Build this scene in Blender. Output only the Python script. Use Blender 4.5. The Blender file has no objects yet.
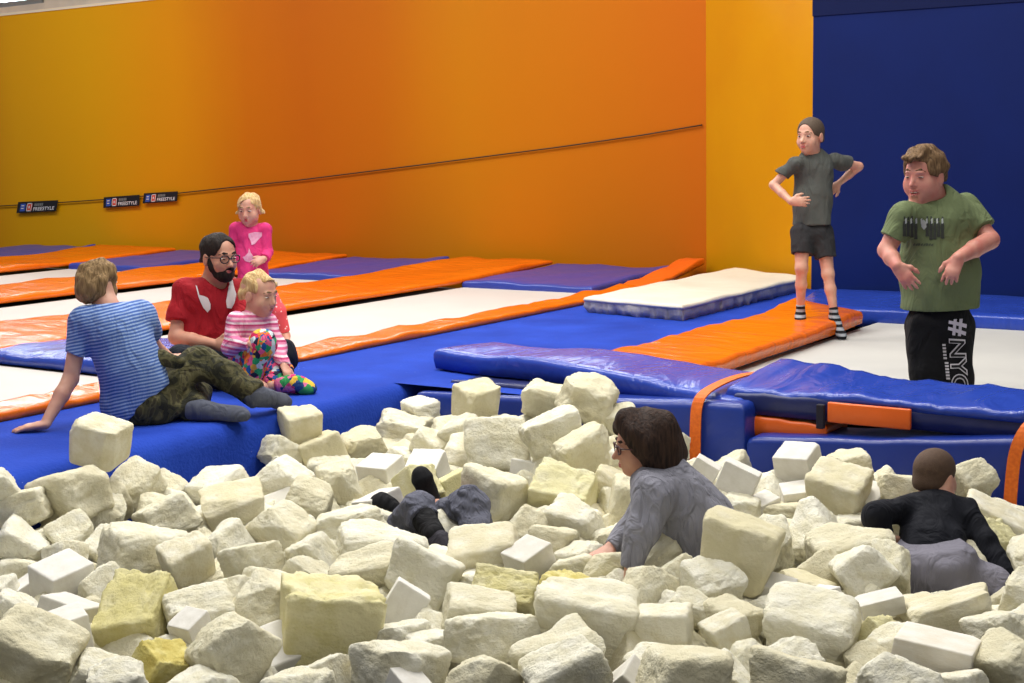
import bpy, bmesh, math, random
import numpy as np
from mathutils import Vector, Matrix, Euler

SC = bpy.context.scene
COL = SC.collection
PI = math.pi
def rad(a): return a * PI / 180.0
def V3(*a): return np.array(a, dtype=np.float64)
def unit(v):
    v = np.asarray(v, dtype=np.float64)
    return v / np.linalg.norm(v)

# ------------------------------------------------------------------ camera geometry
# world: X runs along the yellow wall (to the right), Y runs towards it, Z is up,
# z = 0 is the top of the blue carpeted platform.
FPX, CX, CY, CAMH = 1436.0, 512.0, 341.5, 1.38
RM = np.array([[0.8270, -0.0610, 0.5590], [0.5620, 0.1260, -0.8170], [-0.0210, 0.9900, 0.1380]])
def _ortho():
    v1 = V3(1500 - CX, -(121 - CY), -FPX); v2 = V3(-1611 - CX, -(186 - CY), -FPX)
    vy = unit(v1); vx = -unit(v2); vx = unit(vx - vy * vx.dot(vy)); vz = np.cross(vx, vy)
    return np.stack([vx, vy, vz])
RM = _ortho()
CAM = V3(0, 0, CAMH)
FWD = RM @ V3(0, 0, -1)                     # viewing direction
FH = unit(V3(FWD[0], FWD[1], 0))            # horizontal, away from the camera
RH = unit(np.cross(FH, V3(0, 0, 1)))        # horizontal, to the right
UP = V3(0, 0, 1)
def ray(x, y):
    return RM @ V3((x - CX) / FPX, -(y - CY) / FPX, -1.0)   # advances 1 m of depth
def at(x, y, d): return CAM + ray(x, y) * d
def atz(x, y, z):
    r = ray(x, y); return CAM + r * ((z - CAMH) / r[2])
def atY(x, y, Y):
    r = ray(x, y); return CAM + r * (Y / r[1])
def depth_of(p): return float((np.asarray(p) - CAM).dot(FWD))
def facing(yaw, pitch=0):
    """yaw 0 looks at the camera, 90 to the right of the picture, 180 away; pitch > 0 looks down"""
    a, b = rad(yaw), rad(pitch)
    h = math.cos(a) * -FH + math.sin(a) * RH
    return unit(math.cos(b) * h - math.sin(b) * UP)

# ------------------------------------------------------------------ objects
def tag(o, label=None, cat=None, group=None, kind=None):
    if label: o['label'] = label
    if cat: o['category'] = cat
    if group: o['group'] = group
    if kind: o['kind'] = kind
    return o
def empty(name, loc, label, cat, group=None):
    o = bpy.data.objects.new(name, None); COL.objects.link(o)
    o.location = Vector(loc); o.empty_display_size = 0.1
    return tag(o, label, cat, group)
def link(name, me, mat=None, parent=None):
    o = bpy.data.objects.new(name, me); COL.objects.link(o)
    if mat is not None:
        for m in (mat if isinstance(mat, (list, tuple)) else [mat]): me.materials.append(m)
    if parent is not None: o.parent = parent
    return o
def np_mesh(name, verts, quads, smooth=True):
    me = bpy.data.meshes.new(name)
    n, m = len(verts), len(quads)
    me.vertices.add(n); me.vertices.foreach_set('co', np.asarray(verts, dtype=np.float32).ravel())
    k = quads.shape[1] if m else 4
    me.loops.add(m * k); me.loops.foreach_set('vertex_index', np.asarray(quads, dtype=np.int32).ravel())
    me.polygons.add(m); me.polygons.foreach_set('loop_start', np.arange(0, m * k, k, dtype=np.int32))
    me.polygons.foreach_set('use_smooth', np.full(m, smooth, dtype=bool))
    me.update(calc_edges=True); me.validate()
    return me
def bm_mesh(name, bm, smooth=False):
    bmesh.ops.recalc_face_normals(bm, faces=bm.faces[:])
    me = bpy.data.meshes.new(name); bm.to_mesh(me); bm.free()
    if smooth:
        for p in me.polygons: p.use_smooth = True
    return me
def bm_box(bm, x0, x1, y0, y1, z0, z1, bev=0.0, seg=2):
    r = bmesh.ops.create_cube(bm, size=1.0)
    for v in r['verts']:
        v.co = Vector((x0 + (v.co.x + .5) * (x1 - x0), y0 + (v.co.y + .5) * (y1 - y0), z0 + (v.co.z + .5) * (z1 - z0)))
    if bev > 0:
        es = list({e for v in r['verts'] for e in v.link_edges})
        bmesh.ops.bevel(bm, geom=es, offset=bev, segments=seg, affect='EDGES', profile=.5)
def tube_mesh(name, pts, r, n=8):
    pts = [np.asarray(p, dtype=float) for p in pts]
    vs, fs = [], []
    for i, p in enumerate(pts):
        t = unit(pts[min(i + 1, len(pts) - 1)] - pts[max(i - 1, 0)])
        a = unit(np.cross(t, UP if abs(t[2]) < .95 else V3(1, 0, 0))); b = np.cross(t, a)
        rr = r[i] if isinstance(r, (list, tuple)) else r
        for k in range(n):
            q = 2 * PI * k / n
            vs.append(p + rr * (math.cos(q) * a + math.sin(q) * b))
    for i in range(len(pts) - 1):
        for k in range(n):
            fs.append((i * n + k, i * n + (k + 1) % n, (i + 1) * n + (k + 1) % n, (i + 1) * n + k))
    me = bpy.data.meshes.new(name)
    me.from_pydata([tuple(v) for v in vs], [], fs + [tuple(range(n))[::-1], tuple(range((len(pts) - 1) * n, len(pts) * n))])
    for p in me.polygons: p.use_smooth = len(p.vertices) == 4
    return me

# smooth pseudo-noise for shaping geometry: sums of sine waves, seeded
def make_noise(seed, octs=3, f0=1.0, gain=.5, waves=9):
    rs = np.random.RandomState(seed)
    W = []
    for o in range(octs):
        f = f0 * 2 ** o
        k = rs.normal(size=(waves, 3)); k /= np.linalg.norm(k, axis=1)[:, None]
        k *= f * 2 * PI * rs.uniform(.7, 1.3, size=(waves, 1))
        W.append((k, rs.uniform(0, 2 * PI, waves), gain ** o / math.sqrt(waves / 2)))
    def fn(P):
        s = 0
        for k, ph, a in W:
            s = s + a * np.sin(P @ k.T.astype(P.dtype) + ph.astype(P.dtype)).sum(-1)
        return s
    return fn

# ------------------------------------------------------------------ materials
def lin(c):
    def f(u):
        u = u / 255.0
        return u / 12.92 if u <= .04045 else ((u + .055) / 1.055) ** 2.4
    return (f(c[0]), f(c[1]), f(c[2]), 1.0)
class NT:
    def __init__(s, name):
        s.m = bpy.data.materials.new(name); s.m.use_nodes = True
        s.t = s.m.node_tree; s.n = s.t.nodes; s.b = s.n['Principled BSDF']; s.out = s.n['Material Output']
    def new(s, typ, **kw):
        d = s.n.new(typ)
        for k, v in kw.items():
            if k.startswith('in_'):
                key = k[3:]; d.inputs[int(key) if key.isdigit() else key.replace('_', ' ')].default_value = v
            else: setattr(d, k, v)
        return d
    def lk(s, a, ao, b, bi): s.t.links.new(a.outputs[ao], b.inputs[bi]); return b
    def ramp(s, stops, interp='LINEAR'):
        r = s.n.new('ShaderNodeValToRGB'); cr = r.color_ramp; cr.interpolation = interp
        while len(cr.elements) < len(stops): cr.elements.new(.5)
        for e, (p, c) in zip(cr.elements, stops): e.position = p; e.color = c
        return r
    def bump(s, src, out, strength=.3, dist=.02):
        bp = s.new('ShaderNodeBump', in_Strength=strength, in_Distance=dist)
        s.lk(src, out, bp, 'Height'); s.lk(bp, 0, s.b, 'Normal'); return bp
    def coord(s, kind='Object', scale=(1, 1, 1), rot=(0, 0, 0)):
        tc = s.new('ShaderNodeTexCoord'); mp = s.new('ShaderNodeMapping')
        mp.inputs['Scale'].default_value = scale; mp.inputs['Rotation'].default_value = rot
        s.lk(tc, kind, mp, 'Vector'); return mp
def plain(name, rgb, rough=.6, noise=None, bump=None, spec=.5, sheen=0, metal=0):
    """rgb 0-255; noise=(scale, second rgb, amount); bump=(scale, strength, distance)"""
    t = NT(name); t.b.inputs['Roughness'].default_value = rough
    t.b.inputs['Specular IOR Level'].default_value = spec; t.b.inputs['Metallic'].default_value = metal
    if sheen: t.b.inputs['Sheen Weight'].default_value = sheen; t.b.inputs['Sheen Roughness'].default_value = .5
    c = t.coord()
    if noise:
        nz = t.new('ShaderNodeTexNoise', in_Scale=noise[0], in_Detail=4.0)
        t.lk(c, 0, nz, 'Vector')
        a = noise[2] if len(noise) > 2 else .5
        r = t.ramp([(.5 - a * .4, lin(rgb)), (.5 + a * .4, lin(noise[1]))])
        t.lk(nz, 'Fac', r, 'Fac'); t.lk(r, 'Color', t.b, 'Base Color')
    else: t.b.inputs['Base Color'].default_value = lin(rgb)
    if bump:
        nb = t.new('ShaderNodeTexNoise', in_Scale=bump[0], in_Detail=5.0)
        t.lk(c, 0, nb, 'Vector'); t.bump(nb, 'Fac', bump[1], bump[2])
    return t.m
def vinyl(name, rgb, rgb2, rough=.32, crease=(1.0, 6.0, 1.0), strength=.35):
    """creased soft PVC: stretched noise folds in the bump"""
    t = NT(name); t.b.inputs['Roughness'].default_value = rough
    c = t.coord('Object', crease)
    nz = t.new('ShaderNodeTexNoise', in_Scale=2.2, in_Detail=4.0, in_Distortion=1.2); t.lk(c, 0, nz, 'Vector')
    r = t.ramp([(.3, lin(rgb)), (.7, lin(rgb2))])
    n2 = t.new('ShaderNodeTexNoise', in_Scale=1.3, in_Detail=5.0); c2 = t.coord(); t.lk(c2, 0, n2, 'Vector')
    t.lk(n2, 'Fac', r, 'Fac'); t.lk(r, 'Color', t.b, 'Base Color')
    t.bump(nz, 'Fac', strength, .05)
    return t.m
# ------------------------------------------------------------------ foam block shapes
def cube_grid(n):
    """quads of a cube [-1,1]^3 with n x n cells a face, shared corner vertices"""
    key, V, Q = {}, [], []
    def vid(i, j, k):
        t = (i, j, k)
        if t not in key: key[t] = len(V); V.append((2 * i / n - 1, 2 * j / n - 1, 2 * k / n - 1))
        return key[t]
    for a in range(n):
        for b in range(n):
            for s in (0, n):
                q = [(a, b), (a + 1, b), (a + 1, b + 1), (a, b + 1)]
                if s == 0: q = q[::-1]
                Q.append([vid(x, y, s) for x, y in q])
                Q.append([vid(s, x, y) for x, y in q])
                Q.append([vid(y, s, x) for x, y in q])
    return np.array(V, dtype=np.float64), np.array(Q, dtype=np.int32)
_CG = {}
def block_verts(kind, seed, dims=(1, 1, 1), n=16):
    """unit foam block (half-size about .5): kinds R worn all over, M worn with flat cut faces, W crisp, Y torn top"""
    if n not in _CG: _CG[n] = cube_grid(n)
    P, Q = _CG[n]
    P = P.copy()
    rs = np.random.RandomState(seed)
    e = {'R': rs.uniform(6.0, 10.0), 'M': 11.0, 'W': 40.0, 'Y': 22.0}[kind]
    P = np.sign(P) * np.abs(P) ** (.88 if kind in 'RM' else .8)
    P = P / ((np.abs(P) ** e).sum(1) ** (1 / e))[:, None]
    # skew the box a little: foam cubes are hand cut and squashed
    sk = rs.uniform(-.13, .13, 3) * {'R': 1, 'M': .8, 'W': .25, 'Y': .5}[kind]
    tp = rs.uniform(-.16, .16, 3) * {'R': 1, 'M': .8, 'W': .2, 'Y': .5}[kind]
    x, y, z = P[:, 0].copy(), P[:, 1].copy(), P[:, 2].copy()
    P[:, 0] = x * (1 + tp[0] * z) + sk[0] * z; P[:, 1] = y * (1 + tp[1] * x) + sk[1] * x; P[:, 2] = z * (1 + tp[2] * y) + sk[2] * y
    # broken-off corners and edges
    for c in range({'R': rs.randint(2, 5), 'M': rs.randint(1, 3), 'W': rs.randint(0, 2), 'Y': 1}[kind]):
        d = rs.choice([-1, 1], 3) * rs.uniform(.45, 1.0, 3)
        if rs.rand() < .5: d[rs.randint(3)] *= .15
        d /= np.linalg.norm(d)
        ext = (P @ d).max(); lim = ext * {'R': rs.uniform(.70, .9), 'M': rs.uniform(.72, .9), 'W': .93, 'Y': .88}[kind]
        over = np.maximum(P @ d - lim, 0); P -= np.outer(over * .94, d)
    P = P * np.array(dims) * .5
    C = P / (np.linalg.norm(P, axis=1)[:, None] + 1e-9)
    n1 = make_noise(seed * 7 + 1, 2, 1.1)(P); n2 = make_noise(seed * 7 + 2, 3, 3.0, .75)(P)
    if kind == 'R': amp1, amp2 = .019, .011
    elif kind == 'M': amp1, amp2 = .010, .006
    elif kind == 'W': amp1, amp2 = .003, .002
    else: amp1, amp2 = .010, .008
    rough = np.ones(len(P))
    if kind == 'M':                              # one torn side, the rest cut smooth
        rough = np.clip((P[:, 2] / (.5 * dims[2]) - .1) * 2.5, .15, 1.6)
    if kind == 'Y':
        rough = np.clip((P[:, 2] / (.5 * dims[2]) - .55) * 6, .25, 3.0)
    # torn rims: material missing near the ridges
    P = P + C * ((amp1 * n1 + amp2 * (np.abs(n2) * -1.2 + .5)) * rough)[:, None]
    return P, Q
# ------------------------------------------------------------------ the hall
def tint_material():
    """yellow painted wall with its broad bands of orange, run along the wall"""
    t = NT('yellow_wall_paint'); t.b.inputs['Roughness'].default_value = .5; t.b.inputs['Specular IOR Level'].default_value = .2
    tc = t.new('ShaderNodeTexCoord'); sp = t.new('ShaderNodeSeparateXYZ'); t.lk(tc, 'Object', sp, 'Vector')
    mr = t.new('ShaderNodeMapRange'); mr.inputs['From Min'].default_value = -19.0; mr.inputs['From Max'].default_value = -6.7
    t.lk(sp, 'X', mr, 'Value')
    nz = t.new('ShaderNodeTexNoise', in_Scale=.8, in_Detail=3.0)
    mp = t.new('ShaderNodeMapping'); mp.inputs['Scale'].default_value = (1, 1, .25); t.lk(tc, 'Object', mp, 'Vector'); t.lk(mp, 0, nz, 'Vector')
    mul = t.new('ShaderNodeMath', operation='MULTIPLY_ADD'); mul.inputs[1].default_value = .06; mul.inputs[2].default_value = -.03
    t.lk(nz, 'Fac', mul, 0)
    ad = t.new('ShaderNodeMath', operation='ADD'); t.lk(mr, 0, ad, 0); t.lk(mul, 0, ad, 1)
    Y, O, D = lin((212, 155, 2)), lin((192, 106, 2)), lin((182, 95, 4))
    r = t.ramp([(0, lin((204, 134, 2))), (.10, lin((216, 156, 2))), (.22, Y), (.36, lin((210, 138, 2))), (.47, O), (.55, D), (.64, lin((184, 100, 3))), (.76, lin((190, 118, 2))), (.90, lin((188, 106, 2))), (1, lin((186, 96, 2)))])
    t.lk(ad, 0, r, 'Fac'); t.lk(r, 'Color', t.b, 'Base Color')
    n2 = t.new('ShaderNodeTexNoise', in_Scale=30.0); t.lk(tc, 'Object', n2, 'Vector'); t.bump(n2, 'Fac', .03, .01)
    return t.m
M_WALL = tint_material()
M_PANEL = plain('yellow_corner_panel', (204, 142, 2), .5, (1.2, (198, 132, 2), .6), None, .2)
M_CAP = plain('pale_wall_cap', (226, 214, 190), .6)
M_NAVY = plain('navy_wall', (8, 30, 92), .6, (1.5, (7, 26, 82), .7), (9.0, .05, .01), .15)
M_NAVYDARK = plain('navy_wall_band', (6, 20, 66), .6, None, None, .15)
M_HALL = plain('hall_plaster', (206, 204, 204), .8, (3, (190, 190, 192)))
M_FRAME = plain('window_frame_grey', (120, 126, 136), .5)
def emit(name, rgb, s):
    m = bpy.data.materials.new(name); m.use_nodes = True
    b = m.node_tree.nodes['Principled BSDF']; b.inputs['Base Color'].default_value = lin(rgb)
    b.inputs['Emission Color'].default_value = lin(rgb); b.inputs['Emission Strength'].default_value = s
    return m
M_DAY = emit('daylit_window_pane', (236, 244, 255), 14.0)
def carpet():
    t = NT('blue_carpet'); t.b.inputs['Roughness'].default_value = .9; t.b.inputs['Specular IOR Level'].default_value = .15
    t.b.inputs['Sheen Weight'].default_value = .12; t.b.inputs['Sheen Tint'].default_value = lin((70, 120, 255))
    c = t.coord()
    n1 = t.new('ShaderNodeTexNoise', in_Scale=2.2, in_Detail=6.0); t.lk(c, 0, n1, 'Vector')
    r = t.ramp([(.3, lin((26, 54, 150))), (.7, lin((38, 72, 182)))]); t.lk(n1, 'Fac', r, 'Fac')
    # pale crumbs of foam dust
    vo = t.new('ShaderNodeTexVoronoi', in_Scale=26.0); t.lk(c, 0, vo, 'Vector')
    n3 = t.new('ShaderNodeTexNoise', in_Scale=1.7); t.lk(c, 0, n3, 'Vector')
    th = t.new('ShaderNodeMapRange'); th.inputs['From Min'].default_value = .45; th.inputs['From Max'].default_value = .8
    th.inputs['To Min'].default_value = 0.0; th.inputs['To Max'].default_value = .12; t.lk(n3, 'Fac', th, 'Value')
    lt = t.new('ShaderNodeMath', operation='LESS_THAN'); t.lk(vo, 'Distance', lt, 0); t.lk(th, 0, lt, 1)
    mx = t.new('ShaderNodeMix', data_type='RGBA'); t.lk(lt, 0, mx, 'Factor')
    t.lk(r, 'Color', mx, 6); mx.inputs[7].default_value = lin((150, 165, 215)); t.lk(mx, 2, t.b, 'Base Color')
    n2 = t.new('ShaderNodeTexNoise', in_Scale=60.0, in_Detail=4.0); t.lk(c, 0, n2, 'Vector'); t.bump(n2, 'Fac', .5, .01)
    return t.m
M_CARPET = carpet()
M_PITFLOOR = plain('pit_floor', (70, 68, 60), .9)

def structure(name, bm, mat, label=None):
    return tag(link(name, bm_mesh(name, bm), mat), label, None, None, 'structure')
bm = bmesh.new(); bm_box(bm, -26, -6.71, 13.4, 13.52, -.3, 3.33)
structure('wall_back', bm, M_WALL, 'long yellow and orange painted wall behind the trampolines')
bm = bmesh.new(); bm_box(bm, -26, -6.71, 13.39, 13.53, 3.33, 3.365)
structure('trim_1', bm, M_CAP, 'thin pale cap along the top of the yellow wall')
# corner panel, set at 45 degrees between the yellow and the blue wall
def slanted(name, a, b, z0, z1, th, mat, label):
    bm = bmesh.new(); a = V3(*a, 0); b = V3(*b, 0); d = unit(b - a); n = V3(-d[1], d[0], 0)
    vs = [bm.verts.new(tuple(p + UP * z)) for p in (a, b, b + n * th, a + n * th) for z in (z0, z1)]
    for f in ((0, 2, 3, 1), (2, 4, 5, 3), (4, 6, 7, 5), (6, 0, 1, 7), (1, 3, 5, 7), (6, 4, 2, 0)): bm.faces.new([vs[i] for i in f])
    return structure(name, bm, mat, label)
slanted('wall_corner', (-6.71, 13.4), (-5.06, 12.2), -.3, 4.8, .12, M_PANEL, 'narrow bright yellow panel across the corner beside the navy wall')
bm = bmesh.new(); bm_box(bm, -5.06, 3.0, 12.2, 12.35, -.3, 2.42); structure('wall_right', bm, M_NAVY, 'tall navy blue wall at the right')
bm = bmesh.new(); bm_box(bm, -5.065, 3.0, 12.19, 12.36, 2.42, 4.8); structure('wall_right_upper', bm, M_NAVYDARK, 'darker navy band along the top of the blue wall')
# outer building wall with a row of windows above the yellow wall
WY = 14.5
wins = [(-21.9, -20.0), (-19.9, -18.42), (-17.5, -15.9), (-15.0, -13.4), (-12.5, -10.9), (-10.0, -8.4)]
bm = bmesh.new()
bm_box(bm, -28, -4, WY, WY + .2, -.3, 3.62); bm_box(bm, -28, -4, WY, WY + .2, 5.2, 7.4)
xs = [-28] + [x for w in wins for x in w] + [-4]
for i in range(0, len(xs), 2): bm_box(bm, xs[i], xs[i + 1], WY, WY + .2, 3.62, 5.2)
structure('wall_hall', bm, M_HALL, 'pale building wall seen above the yellow wall')
for i, (a, b) in enumerate(wins):
    bm = bmesh.new()
    for (x0, x1, z0, z1) in ((a, a + .06, 3.62, 5.2), (b - .06, b, 3.62, 5.2), (a, b, 3.62, 3.70), (a, b, 5.12, 5.2), (a, b, 4.38, 4.43)): bm_box(bm, x0, x1, WY + .02, WY + .1, z0, z1)
    w = structure('window_%d' % (i + 1), bm, M_FRAME)
    bm = bmesh.new(); bm_box(bm, a + .05, b - .05, WY + .07, WY + .09, 3.68, 5.14); link('pane', bm_mesh('pane', bm), M_DAY, w)
# floor: carpet deck around the pit, with rounded carpeted pit sides
PX0, PY1 = -5.2, 6.42      # left side and back of the pit
bm = bmesh.new()
N = 60
prof = [(-.9, 0), (-.10, 0), (-.05, -.012), (-.018, -.045), (0, -.10), (.0, -1.3)]   # across the rounded edge
nz = make_noise(5, 2, .35)
rows = []
for i in range(N + 1):
    y = -1.0 + (9.0) * i / N
    dx = .02 * float(nz(np.array([[0.0, y, 0.0]]))[0])
    rows.append([bm.verts.new((PX0 + dx * (0 if j == 0 else 1) + px, y, pz)) for j, (px, pz) in enumerate(prof)])
for i in range(N):
    for j in range(len(prof) - 1):
        f = bm.faces.new((rows[i][j], rows[i][j + 1], rows[i + 1][j + 1], rows[i + 1][j])); f.smooth = True
# deck top: strips of flat carpet (kept clear of the pit)
for (x0, x1, y0, y1) in ((-6.4, PX0 - .9, -1.0, 8.0), (-6.4, -4.70, 8.0, 13.4)):
    vs = [bm.verts.new(p) for p in ((x0, y0, 0), (x1, y0, 0), (x1, y1, 0), (x0, y1, 0))]; bm.faces.new(vs)
vs = [bm.verts.new(p) for p in ((PX0 - .9, 6.42, -.001), (-4.3, 6.46, -.001), (-4.3, 8.0, -.001), (PX0 - .9, 8.0, -.001))]; bm.faces.new(vs)
structure('floor', bm, M_CARPET, 'bright blue carpeted deck between the trampolines and the foam pit')
bm = bmesh.new(); bm_box(bm, -30, 6, -2, 16, -1.4, -1.3); structure('floor_lower', bm, M_PITFLOOR)

# ------------------------------------------------------------------ trampolines and their pads
M_ORANGE = vinyl('orange_vinyl', (228, 102, 6), (236, 114, 10), .22, (.8, 2.2, 1.0), .5)
M_ORANGE2 = vinyl('orange_vinyl_smooth', (226, 92, 18), (236, 106, 24), .36, (1.0, 1.0, 1.0), .25)
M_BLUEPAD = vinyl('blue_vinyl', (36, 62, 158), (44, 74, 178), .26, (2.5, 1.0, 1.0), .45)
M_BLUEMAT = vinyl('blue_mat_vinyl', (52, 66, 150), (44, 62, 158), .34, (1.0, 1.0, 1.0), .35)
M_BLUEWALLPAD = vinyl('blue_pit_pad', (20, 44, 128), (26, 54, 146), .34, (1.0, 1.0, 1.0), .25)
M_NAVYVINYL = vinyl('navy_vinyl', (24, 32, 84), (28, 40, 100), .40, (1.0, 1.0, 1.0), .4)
M_GAPDARK = plain('gap_shade_and_strap', (30, 26, 40), .8)  # near-black: shade in the gaps under the pads, also the strap in the fold
M_STRAP = plain('orange_webbing', (250, 128, 28), .6, (60, (214, 88, 14), .8), (300.0, .3, .003))
M_BED = plain('white_trampoline_bed', (206, 198, 192), .8, (1.3, (196, 188, 182), .7), (220.0, .2, .003))
M_BEDGREY = plain('grey_white_trampoline_bed', (196, 194, 188), .8, (1.8, (180, 178, 174), .8), (220.0, .2, .003))
M_WHITEMAT = plain('white_mat_cover', (228, 222, 206), .55, (2.5, (214, 206, 186), .6), (7.0, .3, .03))
M_MATSIDE = plain('grey_mat_side', (176, 172, 176), .55, (6, (150, 147, 156), .8), (14.0, .5, .03))

def slab_mesh(name, c, zt, th, r=.03, nu=24, nv=10, wr=0.0, wf=3.0, seed=1, wdir=(1, 1, 1), pinch=None, ws=None):
    """padded slab: c = four plan corners (counter-clockwise), zt = four top heights or f(u,v), th = thickness"""
    c = [V3(*p, 0) for p in c]
    nzf = make_noise(seed, 3, wf, .6)
    def plan(u, v): return (1 - u) * (1 - v) * c[0] + u * (1 - v) * c[1] + u * v * c[2] + (1 - u) * v * c[3]
    def top(u, v): return zt(u, v) if callable(zt) else (1 - u) * (1 - v) * zt[0] + u * (1 - v) * zt[1] + u * v * zt[2] + (1 - u) * v * zt[3]
    cen = plan(.5, .5); V, Q = [], []
    lu = np.linalg.norm(c[1] - c[0]); lv = np.linalg.norm(c[3] - c[0])
    eu, ev = min(.3, r / lu), min(.3, r / lv)
    us = [0, eu * .3, eu] + list(np.linspace(eu, 1 - eu, nu)[1:-1]) + [1 - eu, 1 - eu * .3, 1]
    vs_ = [0, ev * .3, ev] + list(np.linspace(ev, 1 - ev, nv)[1:-1]) + [1 - ev, 1 - ev * .3, 1]
    idx = {}
    def drop(t, e):
        t = min(t, 1 - t)
        if t >= e: return 0.0
        q = 1 - t / e
        return r * (1 - math.sqrt(max(0, 1 - q * q)))
    for i, u in enumerate(us):
        for j, v in enumerate(vs_):
            p = plan(u, v); w = 0.0
            if wr: w = wr * float(nzf((p * np.array(wdir))[None, :])[0])
            d = max(drop(u, eu), drop(v, ev))
            z = top(u, v) + w * (1 if d < r * .5 else .6) - d
            if pinch: z += pinch(u, v)
            idx[i, j] = len(V); V.append((p[0], p[1], z))
    a, b = len(us), len(vs_)
    for i in range(a - 1):
        for j in range(b - 1): Q.append((idx[i, j], idx[i + 1, j], idx[i + 1, j + 1], idx[i, j + 1]))
    loop = [(i, 0) for i in range(a)] + [(a - 1, j) for j in range(1, b)] + [(i, b - 1) for i in range(a - 2, -1, -1)] + [(0, j) for j in range(b - 2, 0, -1)]
    prev = [idx[k] for k in loop]
    for f in (.55, 1.0):
        cur = []
        for (i, j), k in zip(loop, [idx[q] for q in loop]):
            x, y, z = V[k]; t = top(us[i], vs_[j]); q = V3(x, y, 0); o = q - cen
            wq = .25 * wr if ws is None else ws
            jit = wq * float(nzf(np.array([[x * 2, y * 2, f * .6]]))[0]) if wq else 0
            q = q + unit(o) * (jit - (.012 if f == 1.0 else 0))
            cur.append(len(V)); V.append((q[0], q[1], min(z - .004, t - th * f)))
        n = len(loop)
        for k in range(n): Q.append((prev[k], cur[k], cur[(k + 1) % n], prev[(k + 1) % n]))
        prev = cur
    me = bpy.data.meshes.new(name)
    me.from_pydata(V, [], Q + [tuple(prev)[::-1]])
    for p in me.polygons: p.use_smooth = len(p.vertices) == 4
    return me
def pad(name, label, cat, mat, *a, group=None, **k):
    o = link(name, slab_mesh(name, *a, **k), mat)
    return tag(o, label, cat, group)
def rect(x0, x1, y0, y1): return [(x0, y0), (x1, y0), (x1, y1), (x0, y1)]
GB = 'white trampoline beds on the left'
def bed(label, x0, x1, y0, y1, mat, z=-.05, group=GB):
    bm = bmesh.new(); bm_box(bm, x0, x1, y0, y1, z - .02, z)
    return tag(link('trampoline_bed', bm_mesh('trampoline_bed', bm), mat), label, 'trampoline bed', group)
bed('white trampoline bed nearest the camera at left, behind the boy in the striped shirt', -8.45, -6.56, 1.0, 5.98, M_BED)
bed('long white trampoline bed beside the blue deck, ending at a blue mat by the wall', -8.45, -6.56, 6.75, 11.55, M_BED)
bed('white trampoline bed between two orange strips, behind the man in red', -11.40, -9.72, 4.0, 11.55, M_BED)
bed('farthest white trampoline bed at left, in front of the second blue wall mat', -14.38, -12.66, 4.0, 11.45, M_BED)
bed('grey white trampoline bed under the boy in the green shirt', -3.9, 2.5, 7.0, 10.8, M_BEDGREY, -.07, group=None)
# added dark sheet under the pads: the shade of the gaps is in its colour
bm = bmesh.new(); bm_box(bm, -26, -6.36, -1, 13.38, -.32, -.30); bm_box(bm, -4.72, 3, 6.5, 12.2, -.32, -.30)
structure('floor_gap_shade', bm, M_GAPDARK)
GS = 'orange pads between the trampolines'
def zend(z0, z1, v0=.84):
    return lambda u, v: z0 + (z1 - z0) * max(0, (v - v0) / (1 - v0)) ** 1.3
pad('safety_pad', 'narrow orange pad along the left edge of the blue deck', 'pad', M_ORANGE, [(-6.60, 1.0), (-6.30, 1.0), (-6.30, 11.4), (-6.60, 11.4)], .05 if False else (lambda u, v: .052), .05, r=.02, nu=8, nv=110, wr=.006, wf=1.5, seed=3, ws=.012, group=GS)
pad('safety_pad', 'wide orange pad behind the man in red, with glossy light streaks', 'pad', M_ORANGE, rect(-9.78, -8.47, 2.0, 13.2), zend(.04, .1, .86), .055, r=.025, nu=14, nv=80, wr=.007, wf=1.0, seed=4, group=GS)
pad('safety_pad', 'second orange strip counted back from the boy in the striped shirt', 'pad', M_ORANGE, rect(-12.70, -11.42, 2.0, 13.2), zend(.04, .09, .86), .055, r=.025, nu=14, nv=70, wr=.007, wf=1.0, seed=5, group=GS)
pad('safety_pad', 'farthest orange strip, at the left edge of the picture by the wall', 'pad', M_ORANGE, rect(-15.9, -14.4, 2.0, 13.2), zend(.04, .09, .86), .055, r=.025, nu=14, nv=60, wr=.007, wf=1.0, seed=6, group=GS)
pad('safety_pad', 'short orange pad end turned up against the wall beside the white crash mat', 'pad', M_ORANGE2, [(-6.62, 11.42), (-6.28, 11.42), (-6.68, 13.3), (-6.9, 13.3)], lambda u, v: .05 + .10 * v, .06, r=.02, nu=8, nv=20, wr=.006, wf=1.5, seed=9, group=GS)
GM = 'blue mats along the yellow wall'
def crumple(h): return lambda u, v: h + .03 * v + (.05 * max(0, (v - .75) * 4) * max(0, (u - .8) * 5))
pad('wall_mat', 'blue mat at the foot of the wall, nearest to the white crash mat', 'mat', M_BLUEMAT, rect(-8.46, -6.95, 11.5, 13.25), crumple(.02), .13, r=.03, nu=20, nv=14, wr=.005, wf=.9, seed=11, group=GM)
pad('wall_mat', 'blue mat at the foot of the wall, beside the girl in pink', 'mat', M_BLUEMAT, rect(-11.35, -9.92, 11.5, 13.25), crumple(.02), .13, r=.03, nu=20, nv=14, wr=.005, wf=.9, seed=12, group=GM)
pad('wall_mat', 'blue mat at the foot of the wall, above the head of the boy in stripes', 'mat', M_BLUEMAT, rect(-14.36, -13.0, 11.42, 13.25), crumple(.02), .13, r=.03, nu=20, nv=14, wr=.005, wf=.9, seed=13, group=GM)
pad('wall_mat', 'blue mat at the foot of the wall, cut off by the left edge', 'mat', M_BLUEMAT, rect(-17.6, -16.05, 11.42, 13.25), crumple(.02), .13, r=.03, nu=20, nv=14, wr=.005, wf=.9, seed=14, group=GM)
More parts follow.
